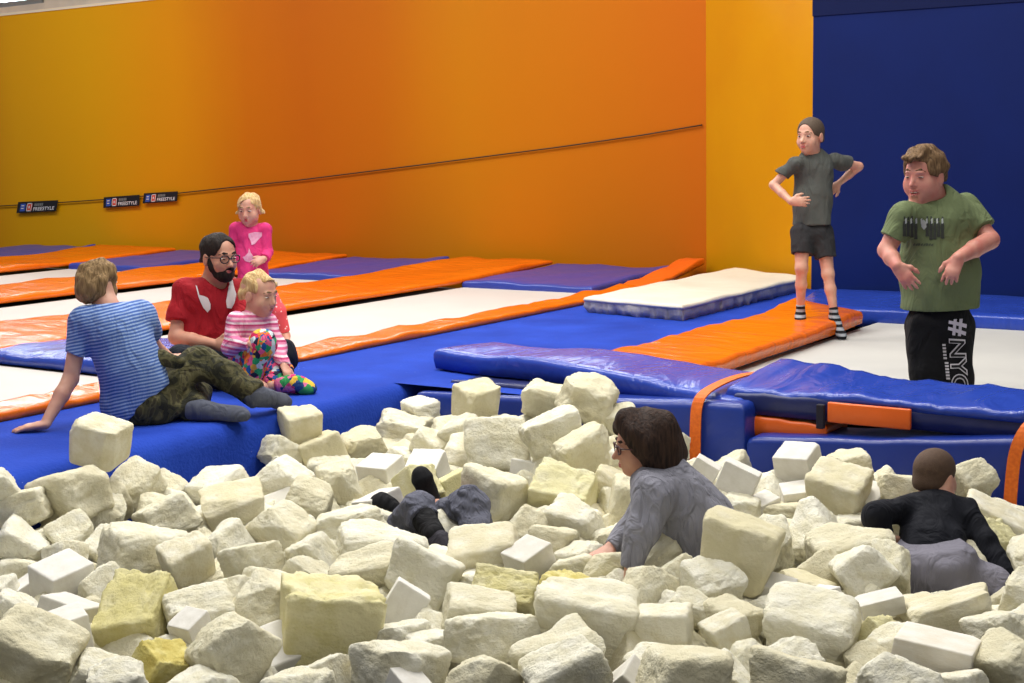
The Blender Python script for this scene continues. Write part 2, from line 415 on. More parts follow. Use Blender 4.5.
pad('cross_pad', 'glossy blue pad across the trampolines behind the boy in stripes', 'pad', M_BLUEPAD, rect(-8.52, -6.84, 5.98, 7.0), lambda u, v: .03 + .025 * math.sin(v * PI), .07, r=.03, nu=20, nv=14, wr=.006, wf=1.1, seed=15)
# right-hand side
def zr(u, v): return .055 + .05 * max(0, (v - .84) / .16) * (.4 + .6 * (1 - u))
pad('safety_pad', 'glossy orange pad under the boy with hands on hips', 'pad', M_ORANGE, [(-4.60, 6.95), (-3.80, 6.95), (-3.84, 10.25), (-4.56, 10.66)], zr, .09, r=.03, nu=16, nv=40, wr=.006, wf=1.2, seed=21, wdir=(.6, 1.6, 1))
pad('skirt_pad', 'blue pad along the foot of the navy wall', 'pad', M_BLUEPAD, [(-4.6, 10.72), (3.0, 10.72), (3.0, 12.17), (-4.98, 12.17)], (.03, .03, .02, .02), .14, r=.02, nu=50, nv=8, wr=.003, wf=.8, seed=22)
# white crash mat with a gathered grey side
wm = [(-6.03, 9.84), (-5.04, 9.66), (-5.06, 12.08), (-6.05, 12.70)]
cm = empty('crash_mat', (-5.5, 10.9, 0), 'white crash mat with grey gathered sides lying on the blue deck', 'crash mat')
o = link('top_cover', slab_mesh('top_cover', wm, (.125, .125, .13, .13), .035, r=.02, nu=18, nv=26, wr=.003, wf=1.4, seed=31), M_WHITEMAT, cm); o.location = (5.5, -10.9, 0)
ins = [(-6.02, 9.855), (-5.05, 9.675), (-5.07, 12.06), (-6.04, 12.68)]
o = link('side_cover', slab_mesh('side_cover', ins, (.112,) * 4, .11, r=.01, nu=60, nv=90, wr=.0, wf=3.5, seed=32, ws=.012), M_MATSIDE, cm); o.location = (5.5, -10.9, 0)
# ------------------------------------------------------------------ pads round the back of the pit
def prism_pad(name, label, cat, mat, x0, x1, y0, y1, zl, zr_, zb, seed, n=24, bow=.0):
    return pad(name, label, cat, mat, rect(x0, x1, y0, y1), lambda u, v: zl + (zr_ - zl) * u + bow * math.sin(u * PI), .95, r=.035, nu=n, nv=5, wr=.004, wf=.8, seed=seed)
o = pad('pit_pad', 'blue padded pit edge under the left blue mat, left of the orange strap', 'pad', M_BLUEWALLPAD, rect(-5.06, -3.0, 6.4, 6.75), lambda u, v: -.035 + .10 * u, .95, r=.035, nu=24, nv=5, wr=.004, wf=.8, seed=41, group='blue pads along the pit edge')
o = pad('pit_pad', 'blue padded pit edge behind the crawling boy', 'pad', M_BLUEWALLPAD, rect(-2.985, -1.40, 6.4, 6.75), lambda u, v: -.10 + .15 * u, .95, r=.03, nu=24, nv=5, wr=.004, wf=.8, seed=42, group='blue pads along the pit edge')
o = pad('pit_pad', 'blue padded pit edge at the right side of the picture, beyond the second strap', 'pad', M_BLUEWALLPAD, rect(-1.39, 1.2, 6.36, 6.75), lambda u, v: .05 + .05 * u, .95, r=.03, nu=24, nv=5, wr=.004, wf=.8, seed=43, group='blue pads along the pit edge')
# dark step under the left mat
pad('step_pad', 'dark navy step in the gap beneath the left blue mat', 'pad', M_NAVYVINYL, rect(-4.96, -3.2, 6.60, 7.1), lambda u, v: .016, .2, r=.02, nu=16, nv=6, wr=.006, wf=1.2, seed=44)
# the long left mat, humped in the middle, drooping over the edge at its right end
def zl_(u, v): return .125 + .035 * math.exp(-((u - .42) / .16) ** 2) * (.5 + .5 * v) - .045 * max(0, (u - .6) / .4) ** 2 * (1 - v) + .0 * v
pad('folding_mat', 'long blue mat with a gentle hump lying on the pit edge, left of the strap', 'mat', M_BLUEPAD, [(-5.33, 6.93), (-3.06, 6.46), (-2.95, 7.05), (-5.22, 7.42)], zl_, .115, r=.03, nu=44, nv=12, wr=.006, wf=.8, seed=45)
# right mat: folded, its left corner lifted, over a navy lower fold with an orange flap
fm = empty('folding_mat', (-2.3, 6.8, .05), 'glossy creased blue mat with an orange flap in its fold, behind the crawling boy', 'mat')
def zt_(u, v):
    lift = max(0, 1 - u / .30)
    return .135 + .03 * (1 - u) * 0 + .05 * lift * v + .02 * math.exp(-((u - .15) / .1) ** 2) * v + .012 * v - .02 * (1 - v) * lift
o = link('upper_fold', slab_mesh('upper_fold', [(-3.17, 6.55), (-1.2, 6.46), (-1.15, 7.0), (-3.13, 7.12)], zt_, (.05), r=.02, nu=60, nv=16, wr=.005, wf=2.2, seed=46, wdir=(2.0, .6, 1)), M_BLUEPAD, fm); o.location = (2.3, -6.8, -.05)
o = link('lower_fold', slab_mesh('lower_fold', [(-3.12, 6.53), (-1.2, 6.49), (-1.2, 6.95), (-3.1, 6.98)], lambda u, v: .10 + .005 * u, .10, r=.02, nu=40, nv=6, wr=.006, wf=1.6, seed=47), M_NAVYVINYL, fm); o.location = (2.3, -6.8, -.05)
bm = bmesh.new(); bm_box(bm, -2.60, -2.19, 6.475, 6.50, .005, .105, .008); o = link('flap', bm_mesh('flap', bm, True), M_ORANGE2, fm); o['label'] = 'orange flap'; o.location = (2.3, -6.8, -.05)
bm = bmesh.new(); bm_box(bm, -2.655, -2.615, 6.47, 6.50, -.03, .09, .006); o = link('strap', bm_mesh('strap', bm), M_GAPDARK, fm); o.location = (2.3, -6.8, -.05)
pad('safety_pad', 'sliver of orange pad showing under the lifted corner of the right blue mat', 'pad', M_ORANGE2, rect(-3.06, -2.62, 6.52, 6.8), lambda u, v: -.012 - .01 * u, .12, r=.02, nu=14, nv=6, wr=.005, wf=2.0, seed=48)
# orange straps
def strap(label, pts, w, wd):
    pts = [V3(*p) for p in pts]; wd = unit(V3(*wd)); bm = bmesh.new(); rows = []
    # smooth the path
    P = pts
    for _ in range(2):
        q = [P[0]]
        for a, b in zip(P[:-1], P[1:]): q += [a * .75 + b * .25, a * .25 + b * .75]
        P = q + [P[-1]]
    for i, p in enumerate(P):
        t = unit(P[min(i + 1, len(P) - 1)] - P[max(i - 1, 0)]); n = unit(np.cross(t, wd)) * .004
        rows.append([bm.verts.new(tuple(p + s * wd * w / 2 + k * n)) for s, k in ((-1, -1), (1, -1), (1, 1), (-1, 1))])
    for a, b in zip(rows[:-1], rows[1:]):
        for k in range(4): bm.faces.new((a[k], a[(k + 1) % 4], b[(k + 1) % 4], b[k]))
    bm.faces.new(rows[0]); bm.faces.new(rows[-1][::-1])
    return tag(link('strap', bm_mesh('strap', bm, False), M_STRAP), label, 'strap', 'orange straps over the pit edge')
strap('orange strap hanging over the pit edge behind the woman in grey', [(-3.16, 7.0, .135), (-3.2, 6.75, .15), (-3.23, 6.44, .12), (-3.25, 6.375, .06), (-3.255, 6.37, -.1), (-3.26, 6.37, -.75)], .058, (1, .1, 0))
strap('orange strap hanging down at the right edge of the picture', [(-1.52, 6.95, .16), (-1.57, 6.6, .165), (-1.62, 6.39, .12), (-1.66, 6.34, .04), (-1.685, 6.335, -.1), (-1.70, 6.335, -.75)], .056, (1, .05, 0))
# ------------------------------------------------------------------ cable and banners on the wall
M_CABLE = plain('dark_cable', (52, 34, 20), .6)
CYY = 13.375
ck = [(-40, 209), (0, 206), (60, 202.5), (104, 199.5), (180, 193), (300, 180), (420, 165), (560, 147), (640, 135.5), (702, 125)]
tag(link('cable', tube_mesh('cable', [atY(x, y, CYY) for x, y in ck] + [V3(-6.76, 13.398, 1.51)], .008, 6), M_CABLE), 'thin dark cable stretched along the yellow wall', 'cable')
M_SIGN = plain('black_banner', (22, 20, 26), .5)
M_SBLUE = plain('banner_blue', (52, 84, 176), .5); M_SRED = plain('banner_red', (206, 76, 56), .5)
M_SWHITE = plain('banner_white', (222, 222, 226), .5); M_SGREY = plain('banner_grey', (120, 122, 120), .5)
def text_mesh(body, size, offset=0.0, res=3):
    cu = bpy.data.curves.new('txt', 'FONT'); cu.body = body; cu.size = size; cu.offset = offset; cu.resolution_u = res
    o = bpy.data.objects.new('txt', cu); COL.objects.link(o)
    dg = bpy.context.evaluated_depsgraph_get(); dg.update()
    me = bpy.data.meshes.new_from_object(o.evaluated_get(dg), depsgraph=dg)
    bpy.data.objects.remove(o); bpy.data.curves.remove(cu); me.materials.clear()
    return me
def fit_quad(me, q, lift, nrm):
    """map a flat mesh onto the quad q = TL, TR, BR, BL (world)"""
    co = np.array([v.co[:] for v in me.vertices]); lo, hi = co.min(0), co.max(0)
    for v, c in zip(me.vertices, co):
        u = (c[0] - lo[0]) / (hi[0] - lo[0]); w = (c[1] - lo[1]) / (hi[1] - lo[1])
        p = (1 - w) * ((1 - u) * q[3] + u * q[2]) + w * ((1 - u) * q[0] + u * q[1]) + nrm * lift
        v.co = Vector(p)
    return me
def flat_quad(q, lift, nrm, th=.004):
    bm = bmesh.new(); a = [bm.verts.new(tuple(p + nrm * lift)) for p in q]; b = [bm.verts.new(tuple(p + nrm * (lift - th))) for p in q]
    bm.faces.new(a)
    bm.faces.new(b[::-1])
    for i in range(4): bm.faces.new((a[i], b[i], b[(i + 1) % 4], a[(i + 1) % 4]))
    return bm_mesh('quad', bm)
NB = V3(0, -1, 0)
def banner(label, px):
    q = [atY(x, y, CYY - .02) for x, y in px]; base = (q[2] + q[3]) / 2
    r = empty('banner', base, label, 'banner', 'black banners on the cable')
    def sub(u0, u1, v0, v1):      # v from the top
        f = lambda u, v: (1 - v) * ((1 - u) * q[0] + u * q[1]) + v * ((1 - u) * q[3] + u * q[2])
        return [f(u0, v0), f(u1, v0), f(u1, v1), f(u0, v1)]
    cloth_ = link('banner_cloth', flat_quad(q, 0, NB, .006), M_SIGN, r); cloth_.location = Vector(-base)
    def put(name, me, mat): return link(name, me, mat, cloth_)
    put('blue_emblem', flat_quad(sub(.08, .21, .18, .86), .004, NB), M_SBLUE)
    put('red_emblem', flat_quad(sub(.25, .38, .15, .88), .004, NB), M_SRED)
    bm = bmesh.new()
    for s in (sub(.25, .38, .15, .22), sub(.25, .38, .81, .88), sub(.25, .265, .15, .88), sub(.365, .38, .15, .88), sub(.30, .33, .40, .62)):
        vs = [bm.verts.new(tuple(p + NB * .007)) for p in s]; bm.faces.new(vs)
    for s in (sub(.11, .18, .32, .40), sub(.11, .18, .56, .64)):
        vs = [bm.verts.new(tuple(p + NB * .007)) for p in s]; bm.faces.new(vs)
    put('emblem_lines', bm_mesh('emblem_lines', bm), M_SWHITE)
    put('lettering', fit_quad(text_mesh('FREESTYLE', 1.0, .012), sub(.43, .95, .54, .86), .006, NB), M_SWHITE)
    bm = bmesh.new()
    for k in range(5):
        vs = [bm.verts.new(tuple(p + NB * .006)) for p in sub(.44 + .045 * k, .475 + .045 * k, .20, .44)]; bm.faces.new(vs)
    put('small_lettering', bm_mesh('small_lettering', bm), M_SGREY)
banner('black slanted banner on the cable, farthest left and alone', [(18.2, 202), (58, 200.2), (55.7, 211), (16.4, 213.2)])
banner('black banner on the cable, the middle of the three', [(103.8, 197.3), (139.4, 194.8), (139, 205.6), (103.2, 208)])
banner('black slanted banner on the cable, the right one of the pair', [(144, 193.3), (177.6, 191.3), (176.7, 201.3), (142.5, 203.5)])
# kind, shape, place, turn, size
BLOCKS = [
('M',1,-5.07,4.15,0.094,0.164,0.213,0.217,0.223,0.174,0.194),
('R',6,-5.125,3.626,-0.028,-0.406,0.559,-2.256,0.174,0.134,0.15),
('R',5,-5.043,3.951,-0.108,0.262,-0.214,-0.246,0.307,0.258,0.231),
('R',1,-5.086,3.736,-0.125,0.345,-0.18,-0.848,0.222,0.203,0.152),
('R',3,-5.086,4.121,-0.22,-0.272,0.552,-1.696,0.249,0.2,0.171),
('R',4,-5.073,4.336,-0.15,-0.384,0.553,-1.628,0.237,0.193,0.177),
('R',6,-5.143,4.581,-0.244,-0.451,-0.359,-2.9,0.175,0.172,0.144),
('R',11,-4.728,4.193,-0.219,-0.254,-0.304,1.238,0.224,0.211,0.151),
('R',0,-4.924,3.579,-0.233,2.234,-0.153,2.278,0.211,0.163,0.204),
('R',9,-4.846,3.774,-0.225,-0.439,0.274,-1.769,0.176,0.142,0.134),
('R',3,-4.705,3.836,-0.274,-0.354,0.513,-1.352,0.175,0.166,0.141),
('R',6,-4.382,3.747,-0.229,-0.034,0.167,1.374,0.301,0.232,0.24),
('W',1,-4.362,3.346,-0.222,0.201,-0.134,1.496,0.184,0.158,0.151),
('M',0,-4.132,3.762,-0.214,0.384,-0.277,1.198,0.182,0.144,0.178),
('R',11,-4.515,3.196,-0.263,0.263,0.22,-1.012,0.129,0.098,0.124),
('W',0,-4.501,3.302,-0.297,3.141,-0.474,1.109,0.147,0.127,0.141),
('R',0,-4.333,3.103,-0.277,-0.088,-0.332,-2.502,0.175,0.149,0.152),
('W',2,-4.081,3.138,-0.273,-0.25,0.229,0.28,0.175,0.159,0.171),
('W',1,-3.87,2.971,-0.222,0.092,-0.151,1.135,0.143,0.123,0.143),
('Y',0,-3.813,3.237,-0.228,0.472,-0.019,0.499,0.22,0.272,0.194),
('R',2,-3.789,2.767,-0.24,2.156,-1.009,-0.114,0.276,0.257,0.231),
('R',11,-3.601,2.877,-0.294,-0.312,-0.418,-2.245,0.173,0.152,0.115),
('R',0,-3.341,2.737,-0.222,0.14,0.028,0.935,0.18,0.139,0.134),
('Yd',0,-3.414,2.973,-0.272,-0.294,-0.325,-1.801,0.175,0.159,0.164),
('W',3,-3.531,3.214,-0.219,0.049,-0.366,1.641,0.107,0.098,0.101),
('R',1,-3.614,3.33,-0.223,0.475,-0.106,0.959,0.215,0.173,0.173),
('R',12,-4.239,3.433,-0.281,-0.643,0.252,-1.546,0.175,0.139,0.165),
('R',1,-4.676,3.603,-0.275,0.984,-1.149,2.409,0.175,0.165,0.119),
('M',0,-5.07,5.442,-0.056,0.252,-0.027,1.109,0.193,0.184,0.164),
('R',7,-5.076,5.288,-0.193,-0.93,0.056,2.878,0.192,0.154,0.189),
('M',4,-4.967,5.477,-0.225,-0.375,0.147,2.499,0.268,0.242,0.223),
('R',13,-4.728,4.934,-0.214,-0.07,-0.539,-2.893,0.217,0.208,0.194),
('R',8,-4.439,5.019,-0.232,0.097,-0.103,0.919,0.185,0.185,0.231),
('R',10,-4.387,4.741,-0.232,0.278,0.312,0.445,0.199,0.169,0.169),
('R',0,-4.937,5.761,-0.206,-0.36,0.344,-2.104,0.219,0.174,0.149),
('W',0,-4.418,5.305,-0.22,0.252,-0.02,0.084,0.186,0.159,0.153),
('R',1,-4.913,4.683,-0.225,1.489,-0.301,1.764,0.233,0.173,0.229),
('M',2,-4.588,4.464,-0.224,0.2,-0.089,0.92,0.257,0.205,0.17),
('R',11,-4.262,4.114,-0.261,2.559,-0.487,1.376,0.175,0.141,0.164),
('R',4,-4.116,4.291,-0.213,-0.13,-0.584,-2.966,0.239,0.189,0.168),
('R',4,-3.933,4.473,-0.219,-0.026,0.168,2.923,0.304,0.243,0.152),
('R',12,-3.887,3.864,-0.217,0.095,-0.298,-0.075,0.181,0.18,0.15),
('R',8,-3.744,4.058,-0.227,2.29,1.022,0.978,0.185,0.154,0.143),
('R',8,-3.677,3.942,-0.268,-0.065,-0.588,-3.093,0.175,0.135,0.166),
('R',6,-3.601,4.277,-0.228,0.06,0.124,0.869,0.321,0.225,0.199),
('R',9,-3.449,4.044,-0.225,0.476,-0.223,0.416,0.246,0.172,0.148),
('R',1,-3.716,3.757,-0.273,0.061,0.383,1.371,0.175,0.13,0.174),
('R',12,-3.766,3.624,-0.263,-2.773,-0.112,-1.634,0.175,0.172,0.141),
('R',8,-3.475,3.517,-0.21,-0.606,-0.225,-0.933,0.243,0.2,0.193),
('Y',1,-3.176,3.511,-0.221,0.063,0.174,0.831,0.326,0.277,0.261),
('R',0,-3.224,3.088,-0.201,0.164,0.742,-1.79,0.224,0.211,0.2),
('R',8,-3.15,2.914,-0.274,-2.712,0.199,-1.433,0.175,0.153,0.168),
('R',6,-2.896,3.061,-0.258,-0.027,-0.076,-1.46,0.174,0.172,0.13),
('M',2,-2.913,3.193,-0.269,-0.299,0.475,2.918,0.176,0.132,0.132),
('R',10,-2.67,3.255,-0.212,-0.164,-0.196,-1.71,0.24,0.226,0.183),
('W',2,-2.568,3.164,-0.215,0.307,0.166,1.253,0.098,0.094,0.094),
('R',5,-4.393,4.087,-0.274,0.712,0.574,-0.553,0.136,0.103,0.107),
('W',0,-3.05,3.747,-0.22,-0.232,0.577,0.555,0.134,0.125,0.17),
('R',9,-3.221,4.079,-0.221,-0.183,0.411,0.372,0.249,0.212,0.212),
('M',0,-3.191,4.452,-0.21,0.46,-0.191,0.469,0.261,0.196,0.157),
('W',0,-2.982,4.444,-0.221,0.07,-0.341,1.309,0.151,0.137,0.133),
('Y',3,-2.846,4.073,-0.222,0.645,0.112,0.363,0.236,0.141,0.141),
('R',11,-2.772,3.828,-0.215,0.225,0.195,0.722,0.252,0.176,0.139),
('R',1,-2.609,3.651,-0.22,-0.069,0.205,1.457,0.265,0.199,0.159),
('R',12,-2.41,3.315,-0.222,-1.613,-0.658,-1.548,0.175,0.152,0.161),
('R',2,-2.314,3.604,-0.224,0.149,-0.297,1.014,0.249,0.199,0.161),
('R',9,-2.2,3.47,-0.211,-1.756,0.469,-2.379,0.232,0.196,0.166),
('R',9,-2.425,3.936,-0.208,0.234,0.178,0.567,0.327,0.262,0.235),
('R',10,-2.944,3.61,-0.28,0.08,0.065,-2.056,0.175,0.172,0.14),
('R',13,-2.809,3.595,-0.27,-0.164,-0.067,0.981,0.169,0.161,0.112),
('R',4,-2.918,3.735,-0.279,-0.289,0.34,-1.277,0.135,0.127,0.123),
('R',3,-4.982,6.379,-0.133,-0.031,-0.088,1.269,0.214,0.174,0.143),
('R',2,-5.012,6.205,-0.218,-0.09,0.177,0.374,0.294,0.264,0.197),
('M',1,-4.46,6.169,-0.007,0.23,-0.081,1.16,0.219,0.191,0.205),
('R',5,-4.445,5.992,-0.123,0.58,-0.235,-0.097,0.18,0.169,0.133),
('R',13,-4.1,5.834,-0.136,-1.857,-0.091,0.531,0.301,0.282,0.214),
('R',6,-4.572,5.902,-0.189,0.532,-0.196,1.675,0.184,0.178,0.128),
('W',2,-4.289,5.5,-0.22,0.473,-0.048,0.246,0.174,0.155,0.14),
('M',2,-4.28,5.85,-0.235,0.353,0.017,0.327,0.213,0.196,0.197),
('R',5,-4.142,6.103,-0.104,0.37,-0.272,-0.031,0.175,0.131,0.121),
('R',5,-3.999,6.172,0.041,0.323,0.267,0.329,0.263,0.184,0.184),
('R',0,-3.704,6.082,0.094,0.108,0.437,0.279,0.285,0.228,0.205),
('R',1,-3.759,5.826,-0.046,0.105,-0.366,0.831,0.277,0.194,0.194),
('R',7,-3.516,5.728,-0.094,0.089,-0.444,0.914,0.285,0.214,0.206),
('Yp',0,-3.418,5.383,-0.203,0.559,0.235,0.334,0.277,0.207,0.171),
('R',10,-3.541,6.13,-0.021,-0.34,-0.291,1.861,0.175,0.129,0.157),
('M',5,-3.308,5.621,-0.233,-0.149,-0.561,-2.729,0.193,0.171,0.169),
('R',8,-3.079,5.384,-0.22,1.515,-1.324,0.637,0.223,0.163,0.205),
('R',9,-3.674,5.19,-0.22,-0.05,0.219,-0.116,0.247,0.234,0.247),
('Yp',2,-4.021,5.374,-0.265,-1.966,0.235,2.439,0.175,0.159,0.156),
('W',0,-3.874,5.791,-0.257,1.796,-0.079,-3.09,0.15,0.132,0.142),
('R',10,-3.809,5.642,-0.271,2.198,-0.61,-2.668,0.115,0.114,0.104),
('Yp',3,-4.111,5.196,-0.218,-0.946,-0.124,-1.804,0.173,0.16,0.16),
('W',0,-4.098,4.907,-0.271,-0.245,-0.219,1.32,0.175,0.169,0.164),
('R',9,-3.678,4.882,-0.291,-0.425,0.267,-2.25,0.175,0.157,0.136),
('R',6,-3.968,4.688,-0.257,0.021,0.287,1.212,0.175,0.13,0.133),
('R',7,-3.296,4.905,-0.247,0.664,-0.818,1.335,0.175,0.155,0.161),
('R',13,-3.147,5.032,-0.227,0.21,0.183,0.188,0.228,0.182,0.164),
('R',8,-3.086,4.766,-0.252,0.207,-0.098,-3.094,0.175,0.16,0.157),
('R',2,-2.892,4.711,-0.271,-0.292,0.207,2.766,0.175,0.154,0.143),
('R',7,-2.876,4.94,-0.272,0.692,-0.115,1.143,0.154,0.154,0.133),
('R',5,-2.827,4.523,-0.262,0.013,-0.207,0.408,0.175,0.137,0.128),
('R',13,-2.647,4.498,-0.223,0.153,0.11,-2.989,0.195,0.168,0.143),
('Yd',0,-2.727,4.308,-0.273,0.114,-0.167,3.056,0.175,0.165,0.141),
('R',3,-2.549,4.419,-0.291,0.514,-0.508,2.939,0.175,0.154,0.143),
('R',7,-2.584,4.299,-0.27,0.003,-0.617,2.682,0.143,0.116,0.127),
('R',1,-2.485,4.589,-0.182,2.754,0.558,-2.195,0.175,0.13,0.153),
('R',12,-2.337,4.433,-0.196,0.67,-0.528,-0.575,0.176,0.13,0.155),
('R',10,-2.179,4.388,-0.165,0.161,-0.092,0.976,0.182,0.182,0.137),
('R',7,-2.378,4.3,-0.212,0.465,0.795,-1.668,0.178,0.15,0.166),
('R',11,-2.219,4.247,-0.267,0.372,0.976,-1.777,0.176,0.154,0.153),
('R',4,-2.151,4.179,-0.188,0.391,0.161,0.153,0.142,0.113,0.109),
('M',4,-2.164,4.013,-0.218,-0.038,-0.109,0.321,0.175,0.138,0.15),
('R',12,-2.07,3.821,-0.268,0.679,0.052,-0.239,0.175,0.13,0.157),
('W',0,-2.102,3.674,-0.292,-2.756,-0.744,-0.076,0.132,0.115,0.128),
('R',12,-1.888,3.615,-0.218,0.317,0.218,2.228,0.222,0.222,0.217),
('R',11,-2.024,4.206,-0.227,-0.131,-0.024,-1.774,0.17,0.161,0.132),
('M',3,-1.978,4.097,-0.221,0.011,-0.296,0.999,0.129,0.099,0.113),
('R',12,-1.872,3.855,-0.294,0.992,-0.004,1.979,0.162,0.153,0.141),
('R',8,-1.859,3.984,-0.294,-0.578,0.446,-1.093,0.16,0.129,0.137),
('R',3,-1.765,4.275,-0.231,0.104,0.144,0.24,0.286,0.243,0.206),
('W',0,-1.903,4.649,-0.282,0.107,-0.218,-0.631,0.162,0.148,0.137),
('R',0,-1.719,4.029,-0.276,0.266,0.081,0.932,0.175,0.132,0.172),
('R',9,-1.605,3.782,-0.221,-0.24,0.039,-0.096,0.244,0.185,0.177),
('W',0,-2.021,4.561,-0.226,0.176,0.199,0.189,0.132,0.117,0.114),
('R',13,-1.979,4.466,-0.267,0.522,-0.443,2.599,0.14,0.129,0.129),
('M',0,-2.012,4.784,-0.28,0.236,-0.173,3.04,0.175,0.159,0.132),
('M',3,-2.148,4.546,-0.092,-0.078,0.261,0.252,0.255,0.204,0.242),
('R',0,-2.281,5.142,-0.211,-0.163,-0.465,2.133,0.188,0.136,0.172),
('R',6,-2.196,5.328,-0.228,-0.898,-0.486,2.351,0.227,0.202,0.189),
('R',5,-2.441,5.667,-0.25,0.047,-0.094,-0.037,0.175,0.166,0.119),
('W',1,-2.551,5.643,-0.221,0.143,-0.264,1.07,0.115,0.103,0.093),
('R',4,-2.588,5.477,-0.197,0.067,-0.207,-2.835,0.175,0.159,0.12),
('W',0,-2.64,5.577,-0.096,-0.042,0.405,0.263,0.163,0.098,0.13),
('W',0,-2.841,5.646,-0.097,-0.054,0.509,0.336,0.119,0.107,0.108),
('R',11,-2.642,5.881,-0.206,-0.094,-0.082,-0.127,0.174,0.134,0.118),
('R',6,-2.665,5.999,-0.217,1.21,-0.145,0.907,0.143,0.14,0.116),
('W',0,-2.457,5.763,-0.188,0.261,-0.139,0.564,0.117,0.113,0.095),
('W',2,-2.506,5.911,-0.081,0.324,-0.061,-0.024,0.17,0.154,0.155),
('M',4,-2.245,5.733,-0.131,0.318,0.172,0.058,0.231,0.2,0.192),
('R',8,-2.293,5.973,-0.088,0.162,-0.02,-1.129,0.189,0.186,0.146),
('W',0,-2.137,5.854,-0.19,0.51,0.167,-0.392,0.129,0.126,0.118),
('R',1,-2.03,5.884,-0.137,-0.09,0.14,0.538,0.175,0.14,0.135),
('R',11,-2.135,5.606,-0.263,2.906,-0.002,0.587,0.175,0.132,0.128),
('R',6,-1.988,5.166,-0.217,0.125,-0.211,0.753,0.291,0.218,0.175),
('R',13,-1.829,4.917,-0.21,-0.298,-0.595,0.677,0.183,0.173,0.179),
('R',13,-1.997,4.995,-0.282,-2.292,-0.797,-1.189,0.175,0.171,0.155),
('W',3,-1.659,4.628,-0.219,0.088,-0.222,0.623,0.151,0.09,0.063),
('M',5,-1.547,4.727,-0.27,0.071,-0.104,-0.734,0.175,0.165,0.119),
('M',1,-1.422,4.646,-0.218,0.047,-0.331,0.411,0.265,0.133,0.119),
('Yp',1,-1.591,4.439,-0.285,0.324,-0.701,2.745,0.138,0.134,0.124),
('R',6,-1.503,4.339,-0.271,-0.011,0.325,-1.842,0.175,0.165,0.146),
('Wm',2,-1.346,4.26,-0.22,0.059,0.08,0.073,0.241,0.145,0.109),
('R',2,-1.232,4.557,-0.215,-0.015,0.321,2.666,0.171,0.165,0.121),
('R',13,-1.136,4.303,-0.225,0.437,-0.231,-0.473,0.206,0.164,0.149),
('R',6,-1.361,3.932,-0.218,0.583,-0.134,1.022,0.202,0.159,0.143),
('M',1,-1.235,4.094,-0.274,0.127,0.295,3.021,0.175,0.127,0.128),
('R',6,-1.512,4.022,-0.285,0.706,-0.08,-1.291,0.123,0.107,0.114),
('R',3,-1.777,6.066,-0.114,0.543,-0.146,1.063,0.175,0.131,0.159),
('M',4,-1.653,5.919,-0.247,0.145,0.42,0.339,0.256,0.179,0.179),
('Yp',2,-1.6,5.724,-0.271,0.48,0.221,1.233,0.167,0.142,0.15),
('R',4,-1.337,5.316,-0.183,-1.0,0.229,-1.061,0.175,0.129,0.134),
('R',7,-1.265,5.03,-0.247,-0.311,-0.279,-3.06,0.175,0.169,0.159),
('R',7,-1.388,5.232,-0.347,2.843,0.738,2.737,0.142,0.122,0.116),
('Yp',1,-1.978,5.66,-0.281,1.767,0.521,-2.495,0.143,0.124,0.129),
('R',2,-1.768,5.058,-0.212,-1.509,0.81,-1.204,0.17,0.155,0.128),
('R',13,-1.207,4.797,-0.26,0.239,-0.089,-0.652,0.113,0.088,0.102),
('R',1,-1.652,5.516,-0.286,-0.422,-0.161,-2.678,0.18,0.142,0.12),
('R',12,-1.548,4.223,-0.288,-0.131,0.316,-2.084,0.121,0.097,0.11),
('R',13,-4.674,5.77,-0.263,-2.526,0.138,1.741,0.131,0.126,0.105),
]
